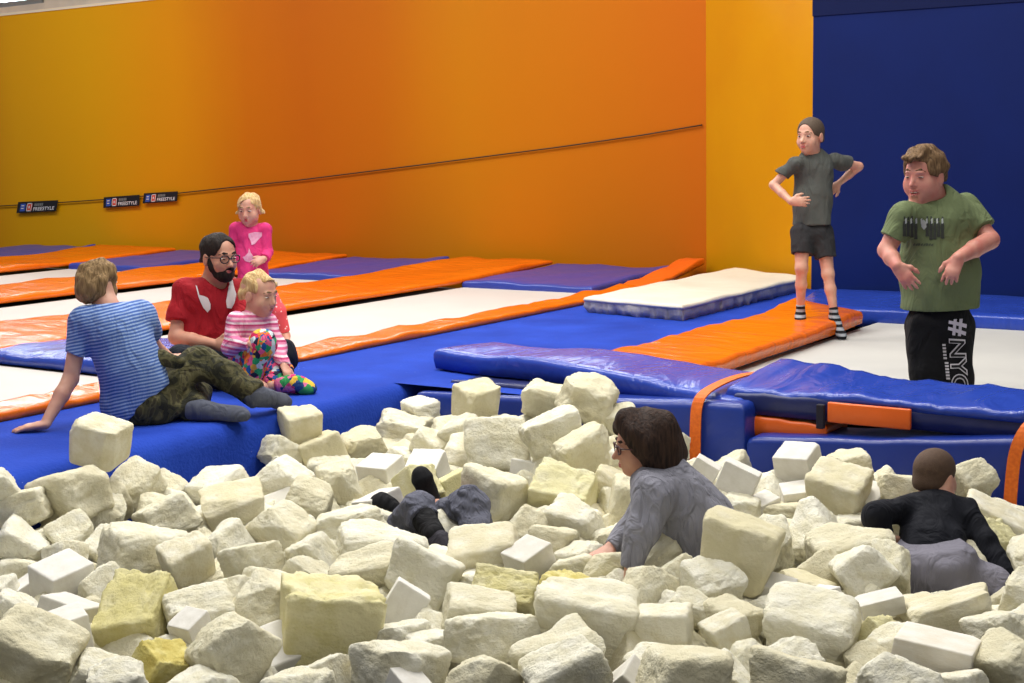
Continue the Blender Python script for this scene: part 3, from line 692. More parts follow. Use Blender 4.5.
# blocks of the layers below, seen in the gaps
LOWER = [
('R',9,-4.983,3.684,-0.296,1.86,-0.28,-0.29,0.196,0.169,0.191),
('M',2,-5.037,3.881,-0.302,0.83,-0.34,-2.64,0.198,0.168,0.183),
('R',4,-5.001,4.061,-0.237,0.50,-1.30,0.53,0.225,0.225,0.187),
('R',5,-4.954,4.457,-0.305,2.14,-0.45,2.98,0.197,0.193,0.168),
('R',0,-5.004,5.239,-0.302,-2.58,0.11,2.00,0.206,0.193,0.202),
('R',2,-4.967,6.009,-0.375,1.65,-0.23,2.02,0.229,0.228,0.192),
('R',6,-4.837,3.499,-0.345,3.11,0.13,1.02,0.223,0.187,0.194),
('R',7,-4.875,4.285,-0.258,-1.07,-1.20,1.97,0.213,0.178,0.187),
('R',9,-4.740,4.483,-0.366,-1.88,-0.63,1.85,0.237,0.202,0.180),
('R',1,-4.850,5.392,-0.305,1.44,-0.07,-2.54,0.223,0.222,0.178),
('M',5,-4.803,5.955,-0.348,-2.09,-0.30,2.81,0.226,0.185,0.184),
('R',1,-4.857,6.148,-0.337,0.76,0.22,1.76,0.239,0.210,0.196),
('R',2,-4.555,3.726,-0.409,2.81,0.67,1.38,0.228,0.213,0.183),
('M',0,-4.659,4.303,-0.361,-0.36,-0.97,-2.25,0.199,0.192,0.185),
('R',2,-4.682,4.692,-0.401,-0.86,-0.19,1.48,0.235,0.232,0.189),
('W',0,-4.599,4.831,-0.376,-2.52,-0.29,0.81,0.249,0.243,0.226),
('R',13,-4.692,5.454,-0.345,3.13,0.69,-1.70,0.229,0.217,0.188),
('R',13,-4.584,6.014,-0.301,2.27,-0.84,2.02,0.241,0.196,0.207),
('R',13,-4.655,6.212,-0.234,2.02,0.01,0.88,0.213,0.204,0.212),
('R',6,-4.358,3.303,-0.380,1.26,0.85,0.24,0.240,0.217,0.224),
('R',0,-4.427,4.478,-0.355,-1.84,0.10,-2.99,0.200,0.192,0.182),
('M',3,-4.501,4.647,-0.366,-1.44,0.37,0.93,0.219,0.194,0.176),
('R',3,-4.427,4.828,-0.367,1.65,-0.67,0.04,0.230,0.189,0.207),
('R',11,-4.400,5.246,-0.350,-0.79,0.53,-0.38,0.204,0.202,0.183),
('R',2,-4.192,3.308,-0.391,2.41,0.56,-2.72,0.227,0.212,0.211),
('R',10,-4.196,4.458,-0.369,0.53,0.29,-1.41,0.238,0.221,0.204),
('R',1,-4.288,5.018,-0.381,-0.13,0.93,2.23,0.196,0.175,0.177),
('M',0,-4.193,5.630,-0.382,2.21,-0.29,1.96,0.226,0.223,0.171),
('R',13,-4.327,5.791,-0.335,0.00,-0.23,2.12,0.206,0.176,0.201),
('R',10,-4.300,6.218,-0.175,3.13,-0.13,-1.52,0.200,0.169,0.189),
('R',9,-4.087,3.874,-0.366,-2.01,-1.02,-1.89,0.195,0.167,0.182),
('R',9,-4.107,5.789,-0.328,-1.06,0.69,2.37,0.236,0.232,0.214),
('R',13,-3.894,3.135,-0.378,0.18,-0.71,-1.82,0.238,0.226,0.233),
('R',10,-3.920,4.260,-0.353,-2.99,-0.35,0.12,0.236,0.197,0.228),
('R',5,-3.730,3.132,-0.360,3.06,0.80,-1.66,0.207,0.197,0.173),
('R',10,-3.745,5.817,-0.246,-1.97,1.05,-2.92,0.244,0.238,0.243),
('R',0,-3.548,3.148,-0.362,-1.06,0.28,0.55,0.250,0.225,0.200),
('R',2,-3.409,4.478,-0.354,3.07,-0.17,-2.88,0.241,0.198,0.199),
('R',10,-3.548,5.834,-0.191,1.49,-0.01,-2.18,0.244,0.213,0.238),
('R',10,-3.411,5.977,-0.171,-2.50,-0.61,2.43,0.247,0.210,0.212),
('W',0,-3.290,3.296,-0.342,-1.99,0.13,-1.84,0.244,0.211,0.189),
('R',13,-3.329,3.921,-0.350,1.14,-0.12,-2.32,0.197,0.158,0.173),
('R',5,-3.271,5.239,-0.352,0.34,-0.48,-0.49,0.244,0.224,0.219),
('M',3,-3.318,5.449,-0.375,-0.60,-0.51,-1.78,0.229,0.204,0.195),
('R',12,-3.285,5.596,-0.338,-1.20,-1.09,2.40,0.215,0.210,0.172),
('M',2,-3.385,5.804,-0.292,0.33,0.03,0.55,0.240,0.193,0.189),
('R',0,-3.342,6.198,-0.130,-0.25,0.04,-1.71,0.212,0.192,0.184),
('R',7,-3.191,3.161,-0.380,-0.97,0.38,-0.75,0.198,0.170,0.189),
('R',1,-3.169,3.893,-0.368,-0.55,0.69,-2.73,0.231,0.223,0.205),
('R',7,-3.068,4.104,-0.375,-2.50,-0.68,2.64,0.226,0.191,0.175),
('R',8,-3.152,4.273,-0.372,-1.54,-0.25,-0.15,0.249,0.247,0.197),
('R',9,-3.126,5.016,-0.396,-0.52,0.08,-0.62,0.244,0.241,0.215),
('M',3,-3.126,5.380,-0.354,2.19,-0.32,-1.45,0.215,0.177,0.192),
('R',0,-3.133,6.142,-0.298,0.72,-0.25,1.14,0.231,0.193,0.217),
('R',12,-2.878,3.714,-0.430,1.97,0.37,0.48,0.203,0.173,0.168),
('R',13,-2.956,5.078,-0.383,1.92,0.19,1.50,0.247,0.237,0.234),
('R',12,-2.872,5.988,-0.306,0.55,-0.34,2.57,0.231,0.202,0.222),
('R',4,-2.983,6.206,-0.276,1.71,-1.01,-1.72,0.231,0.212,0.188),
('R',0,-2.691,5.640,-0.284,-1.34,0.65,1.14,0.223,0.198,0.206),
('R',12,-2.573,5.839,-0.310,-0.83,0.43,0.77,0.246,0.232,0.236),
('R',3,-2.375,3.508,-0.378,2.14,0.60,-0.94,0.234,0.203,0.193),
('R',1,-2.310,5.205,-0.395,1.20,0.13,-0.71,0.206,0.179,0.186),
('M',2,-2.206,3.909,-0.377,0.63,-0.61,2.05,0.230,0.209,0.174),
('R',13,-2.147,4.102,-0.382,-2.34,-0.49,-0.75,0.248,0.228,0.231),
('R',4,-2.105,4.461,-0.330,-1.58,0.26,-0.48,0.224,0.207,0.221),
('R',3,-2.203,5.397,-0.379,0.80,-0.45,-1.65,0.212,0.181,0.162),
('R',13,-2.214,6.203,-0.263,0.57,0.30,-1.12,0.220,0.203,0.188),
('R',5,-2.019,4.262,-0.398,2.21,0.97,-0.23,0.241,0.206,0.189),
('R',0,-1.913,4.483,-0.373,1.91,0.80,0.00,0.214,0.209,0.184),
('R',8,-1.770,4.879,-0.371,0.70,-0.86,2.16,0.231,0.188,0.182),
('M',0,-1.619,4.303,-0.409,-2.08,1.08,2.60,0.236,0.205,0.196),
('M',5,-1.616,4.648,-0.404,-0.79,0.14,-1.75,0.225,0.199,0.218),
('R',7,-1.606,5.067,-0.406,-0.21,-0.89,3.12,0.200,0.179,0.163),
('R',9,-1.617,6.185,-0.317,-0.15,0.02,-0.47,0.204,0.172,0.202),
('R',8,-1.345,4.867,-0.387,-0.15,0.98,-2.10,0.200,0.177,0.177),
('M',3,-1.433,5.009,-0.448,-1.50,0.25,-1.62,0.242,0.217,0.193),
]
DEEP = [
('R',3,-4.945,3.326,-0.344,2.18,0.22,2.85,0.193,0.175,0.166),
('R',13,-4.959,4.870,-0.365,-1.91,-1.25,-1.83,0.245,0.206,0.201),
('R',6,-4.839,3.170,-0.420,-1.61,1.50,-2.02,0.232,0.196,0.198),
('R',6,-4.803,3.369,-0.417,0.29,-0.36,-2.67,0.222,0.218,0.180),
('R',0,-4.806,4.816,-0.374,-2.11,-0.68,-2.98,0.211,0.197,0.184),
('R',9,-4.691,3.144,-0.391,-2.77,0.78,-1.14,0.210,0.182,0.184),
('R',8,-4.612,5.586,-0.355,0.08,0.96,-1.35,0.214,0.188,0.201),
('R',4,-4.430,2.980,-0.421,-1.38,-0.64,0.15,0.224,0.182,0.215),
('R',7,-4.510,3.130,-0.395,-0.57,-0.60,1.23,0.213,0.187,0.185),
('R',11,-4.470,5.032,-0.377,1.32,-0.77,-1.37,0.226,0.220,0.189),
('R',0,-4.499,5.768,-0.353,-2.06,-0.73,-0.09,0.238,0.216,0.223),
('R',0,-4.396,5.981,-0.285,1.70,-0.12,-2.05,0.207,0.192,0.193),
('R',7,-4.327,2.790,-0.436,-2.52,0.54,-1.99,0.241,0.195,0.195),
('R',12,-4.225,2.958,-0.430,-2.41,0.82,2.55,0.196,0.177,0.166),
('R',1,-4.284,3.149,-0.420,2.86,-0.58,-0.30,0.205,0.192,0.160),
('R',5,-4.184,4.051,-0.386,-3.00,1.13,-2.79,0.227,0.218,0.175),
('R',7,-4.240,5.251,-0.367,-0.30,-0.79,-0.17,0.238,0.238,0.213),
('R',0,-4.077,2.763,-0.424,2.13,0.94,-2.03,0.226,0.201,0.222),
('R',11,-4.030,2.916,-0.378,1.24,-0.74,2.57,0.228,0.187,0.183),
('R',12,-3.980,3.678,-0.404,-1.79,0.50,-2.29,0.190,0.189,0.158),
('R',13,-4.014,5.961,-0.282,-0.37,1.00,2.10,0.220,0.185,0.182),
('R',11,-3.797,2.602,-0.397,-2.01,0.53,-2.85,0.240,0.233,0.213),
('R',1,-3.941,2.775,-0.374,-1.82,-0.37,-0.59,0.212,0.200,0.172),
('R',4,-3.928,3.866,-0.396,2.22,0.67,-0.15,0.215,0.208,0.204),
('R',6,-3.748,4.664,-0.409,1.76,0.76,2.10,0.234,0.221,0.213),
('R',13,-3.652,5.259,-0.371,-0.05,0.52,-0.92,0.199,0.163,0.184),
('R',2,-3.638,5.623,-0.294,3.11,-0.56,1.64,0.194,0.164,0.159),
('R',9,-3.407,3.314,-0.375,1.50,-0.96,-2.98,0.224,0.193,0.181),
('R',9,-3.474,4.061,-0.387,1.38,-1.06,-2.83,0.215,0.190,0.174),
('R',10,-3.556,5.005,-0.405,-1.74,0.30,-1.30,0.208,0.186,0.202),
('R',9,-3.448,5.194,-0.377,-2.81,-0.60,-0.89,0.216,0.207,0.210),
('R',9,-3.579,6.174,-0.118,2.32,0.11,0.37,0.212,0.188,0.194),
('R',1,-3.215,5.959,-0.280,0.93,-0.58,0.41,0.248,0.201,0.236),
('R',2,-3.054,4.447,-0.356,-1.86,0.99,-1.44,0.190,0.183,0.177),
('R',7,-3.057,5.246,-0.371,1.27,-0.19,1.28,0.207,0.175,0.191),
('R',0,-3.035,5.596,-0.341,1.07,-0.65,-3.01,0.228,0.193,0.207),
('R',5,-3.125,5.820,-0.319,1.55,-0.96,2.48,0.202,0.166,0.186),
('R',10,-2.958,4.669,-0.381,0.94,-0.96,-2.09,0.204,0.169,0.195),
('R',0,-2.968,5.380,-0.332,2.73,0.51,-2.72,0.225,0.218,0.178),
('R',0,-2.851,5.650,-0.275,1.84,0.04,1.14,0.201,0.171,0.193),
('R',4,-2.963,5.768,-0.262,2.83,0.24,1.49,0.201,0.182,0.194),
('R',4,-2.660,3.700,-0.385,-0.31,-1.17,0.74,0.250,0.206,0.205),
('R',9,-2.771,5.421,-0.293,-1.21,-1.04,-0.74,0.234,0.208,0.197),
('R',3,-2.561,3.507,-0.410,0.34,0.47,-2.78,0.232,0.210,0.231),
('R',11,-2.605,5.413,-0.347,1.03,0.71,-2.65,0.246,0.234,0.229),
('R',2,-2.410,3.921,-0.379,2.79,-0.11,2.28,0.227,0.207,0.207),
('R',4,-2.396,5.025,-0.372,0.07,-0.51,0.31,0.233,0.223,0.193),
('R',6,-2.386,5.396,-0.345,-0.24,-0.85,1.71,0.228,0.220,0.203),
('R',9,-2.378,6.220,-0.285,-2.42,-1.29,0.27,0.201,0.173,0.178),
('R',3,-2.211,4.309,-0.358,-0.17,0.19,-0.50,0.228,0.214,0.199),
('R',3,-2.122,5.202,-0.376,0.72,-0.64,-0.91,0.196,0.162,0.147),
('R',2,-1.944,4.053,-0.370,2.52,0.37,-2.18,0.207,0.206,0.190),
('R',1,-1.955,4.859,-0.393,-2.98,0.43,1.49,0.230,0.218,0.199),
('R',5,-1.993,6.190,-0.269,-1.88,0.30,0.18,0.197,0.177,0.172),
('R',7,-1.843,4.683,-0.440,0.60,-0.75,1.11,0.243,0.240,0.195),
('R',4,-1.867,5.076,-0.362,-1.70,-0.57,-2.77,0.217,0.191,0.189),
('R',12,-1.774,5.635,-0.447,1.54,1.36,0.51,0.237,0.230,0.196),
('R',13,-1.542,6.027,-0.383,-1.87,0.61,-0.41,0.235,0.197,0.181),
('R',11,-1.372,5.598,-0.416,1.37,0.77,-1.90,0.207,0.195,0.161),
('R',11,-1.438,5.767,-0.379,-0.72,-1.09,2.00,0.204,0.183,0.202),
('R',3,-1.382,5.980,-0.361,1.95,0.42,-0.25,0.222,0.194,0.172),
('R',12,-1.429,6.185,-0.369,2.84,-0.18,1.53,0.214,0.173,0.191),
('R',1,-1.248,4.644,-0.359,-0.96,-0.80,1.94,0.207,0.205,0.204),
('R',7,-1.278,5.059,-0.380,2.53,-0.89,0.09,0.224,0.186,0.213),
('R',3,-1.153,5.228,-0.427,2.09,0.73,-0.73,0.244,0.222,0.218),
('R',11,-1.271,5.394,-0.389,0.22,-0.62,2.30,0.221,0.205,0.169),
('R',11,-1.251,5.779,-0.430,-2.18,-0.28,-0.32,0.241,0.207,0.189),
('R',13,-0.986,4.466,-0.402,1.80,0.46,0.46,0.225,0.197,0.210),
('R',1,-1.054,4.682,-0.356,0.96,0.36,3.05,0.237,0.194,0.196),
('R',9,-4.954,3.261,-0.535,1.72,0.29,-0.26,0.205,0.179,0.174),
('R',5,-1.225,5.286,-0.579,2.63,-0.14,2.38,0.231,0.218,0.207),
]
BLOCK_LABELS = [
'upright cream foam block perched on the pile against the blue deck edge at left',
'cream foam block, nearest below-left of the block at the deck edge',
'cream foam block, nearest below the block at the deck edge',
'cream foam block, second nearest below-left of the block at the deck edge',
'half hidden cream foam block, second nearest below the block at the deck edge',
'cream foam block, nearest below-right of the block at the deck edge',
'half hidden cream foam block, second nearest below-right of the block at the deck edge',
'cream foam block, third nearest above the long torn yellow block',
'cream foam block, nearest above-left of the crisp white block at left',
'cream foam block, third nearest above the crisp white block at left',
'half hidden cream foam block, nearest above-right of the crisp white block at left',
'cream foam block, nearest above the long torn yellow block',
'crisp white foam block at left, showing three clean faces',
'cut cream foam block, nearest above-right of the long torn yellow block',
'half hidden cream foam block, second nearest left of the crisp white block at left',
'half hidden white foam block, nearest below-left of the crisp white block at left',
'cream foam block, nearest above-left of the huge bottom left block',
'white foam block, nearest below the crisp white block at left',
'white foam block, nearest above-right of the huge bottom left block',
'long yellow foam block with a torn top, lower left of the pile',
'huge worn cream foam block filling the bottom left corner',
'cream foam block, nearest below-right of the huge bottom left block',
'cream foam block, nearest left of the deep yellow block at bottom left',
'deep yellow foam block in shadow at the bottom left edge',
'white foam block, nearest above-right of the deep yellow block at bottom left',
'cream foam block, nearest right of the long torn yellow block',
'cream foam block, nearest above-left of the long torn yellow block',
'cream foam block, nearest above the crisp white block at left',
'rounded cream foam block topmost of the heap beside the dark deck side',
'cream foam block, nearest below-left of the topmost block by the deck',
'cream foam block with a flat cut face, just under the topmost block by the deck',
'cream foam block, nearest below the topmost block by the deck',
'cream foam block, third nearest left of the raised black sock',
'cream foam block, second nearest below the topmost block by the deck',
'cream foam block, nearest right of the topmost block by the deck',
'white foam block directly left of the raised black sock',
'cream foam block, third nearest below-left of the topmost block by the deck',
'cut cream foam block, nearest below-left of the topmost block by the deck',
'cream foam block, third nearest above-right of the long torn yellow block',
'cream foam block, fifth nearest above the largest yellow block',
'cream foam block, third nearest below-left of the raised black sock',
'cream foam block, third nearest above-left of the largest yellow block',
'cream foam block, second nearest above the largest yellow block',
'cream foam block, nearest above the largest yellow block',
'cream foam block, nearest below-left of the jeans clad knees',
'cream foam block, second nearest above-left of the tilted white block',
'half hidden cream foam block, nearest above-left of the largest yellow block',
'half hidden cream foam block, second nearest above-left of the largest yellow block',
'cream foam block, nearest left of the largest yellow block',
'largest yellow foam block in front, with a rough torn top',
'cream foam block, nearest right of the deep yellow block at bottom left',
'cream foam block, nearest below-right of the deep yellow block at bottom left',
'cream foam block, nearest below the largest yellow block',
'cut cream foam block, nearest below the largest yellow block',
'cream foam block, nearest below-right of the largest yellow block',
'white foam block, nearest below the tilted white block',
'barely seen cream foam block, second nearest above-right of the long torn yellow block',
'tilted white foam block touching the right side of the largest yellow block',
'cream foam block, nearest above-right of the tilted white block',
'cut cream foam block, nearest left of the white block with the pointed top',
'white foam block with a pointed top in the middle of the pile',
'bright yellow foam block lying low in the middle of the pile',
'cream foam block, nearest below-left of the bright yellow block',
'cream foam block, nearest below the bright yellow block',
'cream foam block, third nearest below the bright yellow block',
'cream foam block, nearest below-left of the largest bottom centre block',
'cream foam block, nearest below the largest bottom centre block',
'largest worn cream foam block at bottom centre',
'cream foam block, nearest below the tilted white block',
'cream foam block, second nearest below-right of the tilted white block',
'half hidden cream foam block, nearest below-right of the tilted white block',
'cream foam block, nearest left of the cubic block at the pit corner',
'cream foam block, third nearest right of the topmost block by the deck',
'cubic cream foam block standing highest at the back corner of the pit',
'cream foam block, nearest below-left of the cubic block at the pit corner',
'cream foam block, nearest below the cubic block at the pit corner',
'cream foam block, nearest above the raised black sock',
'white foam block just behind the raised black sock',
'cut cream foam block, nearest below the cubic block at the pit corner',
'barely seen cream foam block, second nearest below-right of the cubic block at the pit corner',
'cream foam block, nearest left of the big block topping the heap',
'big cream foam block on top of the heap left of the woman in grey',
"oblong cream foam block sloping across the heap left of the woman's face",
"oblong cream foam block just left of the woman's glasses",
"pale yellow flat foam block left of the woman's shoulder",
"half hidden cream foam block, nearest above the woman's glasses",
'half hidden cut cream foam block, nearest right of the pale yellow flat block',
'cream foam block, nearest right of the pale yellow flat block',
'cream foam block, nearest above-right of the jeans clad knees',
'half hidden pale yellow foam block, nearest right of the raised black sock',
'half hidden white foam block, nearest above-left of the pale yellow flat block',
'half hidden cream foam block, nearest left of the pale yellow flat block',
"pale yellow foam block behind the raised black sock's toes",
'half hidden white foam block, nearest left of the raised black sock',
'half hidden cream foam block, nearest below the jeans clad knees',
'barely seen cream foam block, nearest below-left of the raised black sock',
'cream foam block, nearest above the white block with the pointed top',
'cream foam block, nearest below the pale yellow flat block',
'cream foam block, nearest above-right of the white block with the pointed top',
"cream foam block, nearest left of the woman's hand",
"half hidden cream foam block, nearest above the woman's hand",
"cream foam block, nearest below-left of the woman's hand",
"cream foam block, nearest below the woman's hand",
'deep yellow sliver of foam block behind the largest bottom centre block',
"half hidden cream foam block, nearest below-right of the woman's hand",
'barely seen cream foam block, nearest above the largest bottom centre block',
"cream foam block between the woman's arm and belly",
"half hidden cream foam block, nearest above-left of the woman's hip",
"pyramid shaped cream foam block below the woman's hip",
"cream foam block, nearest left of the woman's hip",
"half hidden cream foam block, nearest below-left of the woman's hip",
"cream foam block, nearest below the woman's hip",
"cut cream foam block, nearest below-left of the woman's hip",
'half hidden cream foam block, nearest below-right of the largest bottom centre block',
'white foam block, nearest below-right of the largest bottom centre block',
'cream foam block, second nearest below-right of the largest bottom centre block',
'cream foam block, nearest below-right of the pyramid shaped block',
'cut cream foam block, nearest below the pyramid shaped block',
'half hidden cream foam block, fourth nearest below-left of the large block right of centre',
'cream foam block, second nearest below the pyramid shaped block',
'large worn cream foam block at the bottom, right of centre',
'half hidden white foam block, nearest above-right of the large block right of centre',
'cream foam block, nearest below the large block right of centre',
'cream foam block, second nearest below the large block right of centre',
'half hidden white foam block, nearest above-left of the large block right of centre',
'half hidden cream foam block, nearest left of the large block right of centre',
'cut cream foam block, nearest above the large block right of centre',
"large smooth faced cream foam block behind the woman's back",
'cream foam block, nearest right of the large smooth faced block',
'cream foam block, nearest below-left of the big cut block by the fold',
"half hidden cream foam block, nearest right of the woman's back",
'half hidden white foam block, nearest below-right of the leaning white block',
"cream foam block, nearest above-right of the woman's back",
'white foam block leaning at the foot of the pit edge, right of the strap',
"smaller white foam block leaning beside the woman's back under the strap",
'barely seen cream foam block, nearest right of the leaning white block',
'barely seen cream foam block, nearest below-left of the highest white block',
'white foam block, nearest below the highest white block',
'white foam block standing highest in front of the orange ribbon gap',
'big cut cream foam block in front of the navy and orange fold',
'cream foam block, nearest above the big cut block by the fold',
"half hidden white foam block, nearest above the crawling boy's left elbow",
"cream foam block, nearest left of the crawling boy's head",
"half hidden cream foam block, nearest left of the crawling boy's left elbow",
"cream foam block, nearest below-left of the crawling boy's left elbow",
"cream foam block, nearest below the crawling boy's left elbow",
'cream foam block, second nearest above the large block right of centre',
'white plank shaped foam block in front of the crawling boy',
'half hidden cut cream foam block, nearest right of the white plank',
"long wedge of cut cream foam right under the crawling boy's trousers",
'pale yellow foam block, nearest below the white plank',
'cream foam block, nearest below the white plank',
'long white slab of foam at the bottom right',
'cream foam block, nearest above the bottom right corner block',
'pale worn foam block in the bottom right corner',
'cream foam block, nearest below-left of the long white slab',
'cut cream foam block, nearest below-left of the bottom right corner block',
'half hidden cream foam block, second nearest below-right of the large block right of centre',
"cream foam block just right of the crawling boy's head",
"long cream foam block sloping behind the crawling boy's right arm",
'pale yellow foam block, nearest below the long sloping block at far right',
'cream foam block, nearest below the long sloping block at far right',
"cream foam block, second nearest right of the crawling boy's trousers",
"half hidden cream foam block, nearest right of the crawling boy's trousers",
"barely seen pale yellow foam block, nearest below-right of the crawling boy's left elbow",
"cream foam block, nearest above-left of the crawling boy's trousers",
'barely seen cream foam block, third nearest above the bottom right corner block',
'half hidden cream foam block, nearest below-left of the long sloping block at far right',
'cream foam block, nearest below-right of the large block right of centre',
'half hidden cream foam block, nearest above-left of the raised black sock',
'barely seen cream foam block, second nearest above the crisp white block at left',
'barely seen cut cream foam block, nearest above the crisp white block at left',
'cream foam block, second nearest above the long torn yellow block',
'half hidden cream foam block, fourth nearest below-right of the block at the deck edge',
'barely seen cream foam block, second nearest below-left of the topmost block by the deck',
'half hidden cream foam block, second nearest above-left of the raised black sock',
'cream foam block, nearest left of the crisp white block at left',
'half hidden cream foam block, third nearest below-right of the block at the deck edge',
'barely seen cream foam block, fifth nearest above-right of the long torn yellow block',
'half hidden cream foam block, nearest below-right of the topmost block by the deck',
'barely seen cut cream foam block, nearest above the raised black sock',
'barely seen cream foam block, second nearest above the raised black sock',
'barely seen cream foam block, nearest right of the crisp white block at left',
'half hidden cut cream foam block, nearest below-right of the block at the deck edge',
'barely seen cream foam block, third nearest below the topmost block by the deck',
'half hidden white foam block, nearest below the topmost block by the deck',
'barely seen cream foam block, second nearest below-right of the topmost block by the deck',
'barely seen cream foam block, third nearest below-left of the cubic block at the pit corner',
'half hidden cream foam block, second nearest below-left of the cubic block at the pit corner',
'barely seen cream foam block, nearest below-left of the crisp white block at left',
'barely seen cream foam block, sixth nearest above-left of the largest yellow block',
'barely seen cut cream foam block, nearest below the topmost block by the deck',
'barely seen cream foam block, fourth nearest left of the raised black sock',
'half hidden cream foam block, nearest left of the raised black sock',
'barely seen cream foam block, nearest left of the long torn yellow block',
'barely seen cream foam block, fifth nearest below the topmost block by the deck',
'barely seen cream foam block, second nearest left of the raised black sock',
'barely seen cut cream foam block, nearest above-right of the raised black sock',
'barely seen cream foam block, nearest above-right of the raised black sock',
'barely seen cream foam block, nearest below-right of the cubic block at the pit corner',
'half hidden cream foam block, nearest above-right of the long torn yellow block',
'barely seen cream foam block, second nearest left of the pale yellow flat block',
'barely seen cream foam block, nearest right of the huge bottom left block',
'barely seen cream foam block, third nearest above the largest yellow block',
'cream foam block, nearest above-left of the deep yellow block at bottom left',
'half hidden cream foam block, nearest above-left of the pale yellow flat block',
'barely seen cream foam block, nearest above the deep yellow block at bottom left',
'half hidden cream foam block, nearest below the raised black sock',
"barely seen cream foam block, nearest below the woman's glasses",
"barely seen cream foam block, nearest left of the woman's glasses",
'white foam block, nearest below-left of the largest yellow block',
'barely seen cream foam block, nearest above-left of the tilted white block',
'barely seen cream foam block, second nearest below-right of the pale yellow flat block',
'barely seen cut cream foam block, nearest below-right of the pale yellow flat block',
'half hidden cream foam block, nearest below-right of the pale yellow flat block',
"barely seen cut cream foam block, nearest below the woman's glasses",
'half hidden cream foam block, nearest below-left of the left orange strap',
'half hidden cream foam block, nearest below-left of the largest yellow block',
'barely seen cream foam block, nearest right of the tilted white block',
'barely seen cream foam block, second nearest right of the tilted white block',
'half hidden cream foam block, nearest left of the bright yellow block',
"barely seen cream foam block, nearest above-left of the woman's hand",
"barely seen cut cream foam block, nearest above the woman's hand",
'barely seen cream foam block, nearest below the left orange strap',
'barely seen cream foam block, second nearest below-right of the largest yellow block',
"half hidden cream foam block, second nearest above the woman's hand",
'barely seen cream foam block, nearest left of the leaning white block',
'half hidden cream foam block, nearest above the leaning white block',
'barely seen cream foam block, nearest below-left of the leaning white block',
'half hidden cream foam block, nearest left of the big cut block by the fold',
'barely seen cream foam block, second nearest below-left of the largest bottom centre block',
'barely seen cream foam block, nearest below-right of the large smooth faced block',
'cut cream foam block, nearest below-right of the largest bottom centre block',
'half hidden cream foam block, nearest below the pyramid shaped block',
'barely seen cream foam block, second nearest left of the large block right of centre',
'barely seen cream foam block, second nearest below-right of the large smooth faced block',
'half hidden cream foam block, nearest right of the big cut block by the fold',
'barely seen cream foam block, second nearest below-left of the large block right of centre',
'barely seen cream foam block, nearest below-left of the large block right of centre',
'half hidden cream foam block, nearest above-left of the white plank',
'barely seen cut cream foam block, nearest below-right of the large block right of centre',
'barely seen cut cream foam block, nearest below-right of the white plank',
"barely seen cream foam block, nearest below-right of the crawling boy's trousers",
'half hidden cream foam block, nearest above-right of the long sloping block at far right',
'barely seen cream foam block, nearest right of the long cut wedge',
'barely seen cut cream foam block, nearest right of the long cut wedge',
]
# ------------------------------------------------------------------ foam blocks
def foam(name, a, b, dust, rough=.85, fine=1.0):
    t = NT(name); t.b.inputs['Roughness'].default_value = rough; t.b.inputs['Specular IOR Level'].default_value = .2
    c = t.coord()
    n1 = t.new('ShaderNodeTexNoise', in_Scale=2.6, in_Detail=5.0, in_Roughness=.65); t.lk(c, 0, n1, 'Vector')
    oi = t.new('ShaderNodeObjectInfo')
    ad = t.new('ShaderNodeMath', operation='MULTIPLY_ADD'); ad.inputs[1].default_value = .35; ad.inputs[2].default_value = -.17; t.lk(oi, 'Random', ad, 0)
    sm = t.new('ShaderNodeMath', operation='ADD'); t.lk(n1, 'Fac', sm, 0); t.lk(ad, 0, sm, 1)
    r = t.ramp([(.32, lin(a)), (.50, lin(b)), (.68, lin(dust))]); t.lk(sm, 0, r, 'Fac'); t.lk(r, 'Color', t.b, 'Base Color')
    n2 = t.new('ShaderNodeTexNoise', in_Scale=9.0, in_Detail=8.0, in_Roughness=.62); t.lk(c, 0, n2, 'Vector')
    b1 = t.bump(n2, 'Fac', .5 * fine, .016)
    n4 = t.new('ShaderNodeTexNoise', in_Scale=24.0, in_Detail=3.0, in_Roughness=.6); t.lk(c, 0, n4, 'Vector')
    b3 = t.new('ShaderNodeBump', in_Strength=.38 * fine, in_Distance=.014); t.lk(n4, 'Fac', b3, 'Height'); t.lk(b1, 0, b3, 'Normal'); b1 = b3
    vo = t.new('ShaderNodeTexVoronoi', in_Scale=16.0); t.lk(c, 0, vo, 'Vector')
    b2 = t.new('ShaderNodeBump', in_Strength=.12 * fine, in_Distance=.01); t.lk(vo, 'Distance', b2, 'Height'); t.lk(b1, 0, b2, 'Normal'); t.lk(b2, 0, t.b, 'Normal')
    return t.m
M_FOAM = {
    'R': foam('cream_foam', (217, 210, 181), (225, 220, 196), (234, 231, 215)),
    'M': foam('cream_cut_foam', (212, 204, 170), (220, 213, 186), (230, 226, 208), fine=.7),
    'W': foam('white_foam', (214, 211, 202), (222, 219, 212), (228, 226, 220), fine=.15),
    'Wm': foam('white_cut_foam', (222, 214, 196), (230, 224, 212), (236, 232, 224), fine=.3),
    'Y': foam('yellow_foam', (204, 195, 134), (212, 204, 150), (224, 217, 176), fine=.9),
    'Yp': foam('pale_yellow_foam', (214, 207, 158), (221, 215, 172), (228, 223, 192), fine=.8),
    'Yd': foam('deep_yellow_foam', (190, 172, 90), (204, 190, 112), (222, 212, 150), fine=.9),
}
BM_CACHE = {}
def block_data(kind, vs, mkey):
    k = (kind, vs, mkey)
    if k not in BM_CACHE:
        P, Q = block_verts(kind, 100 * ('RMWY'.index(kind) + 1) + vs, (1, 1, 1), 22)
        me = np_mesh('foam_block', P, Q, True); me.materials.append(M_FOAM[mkey]); BM_CACHE[k] = me
    return BM_CACHE[k]
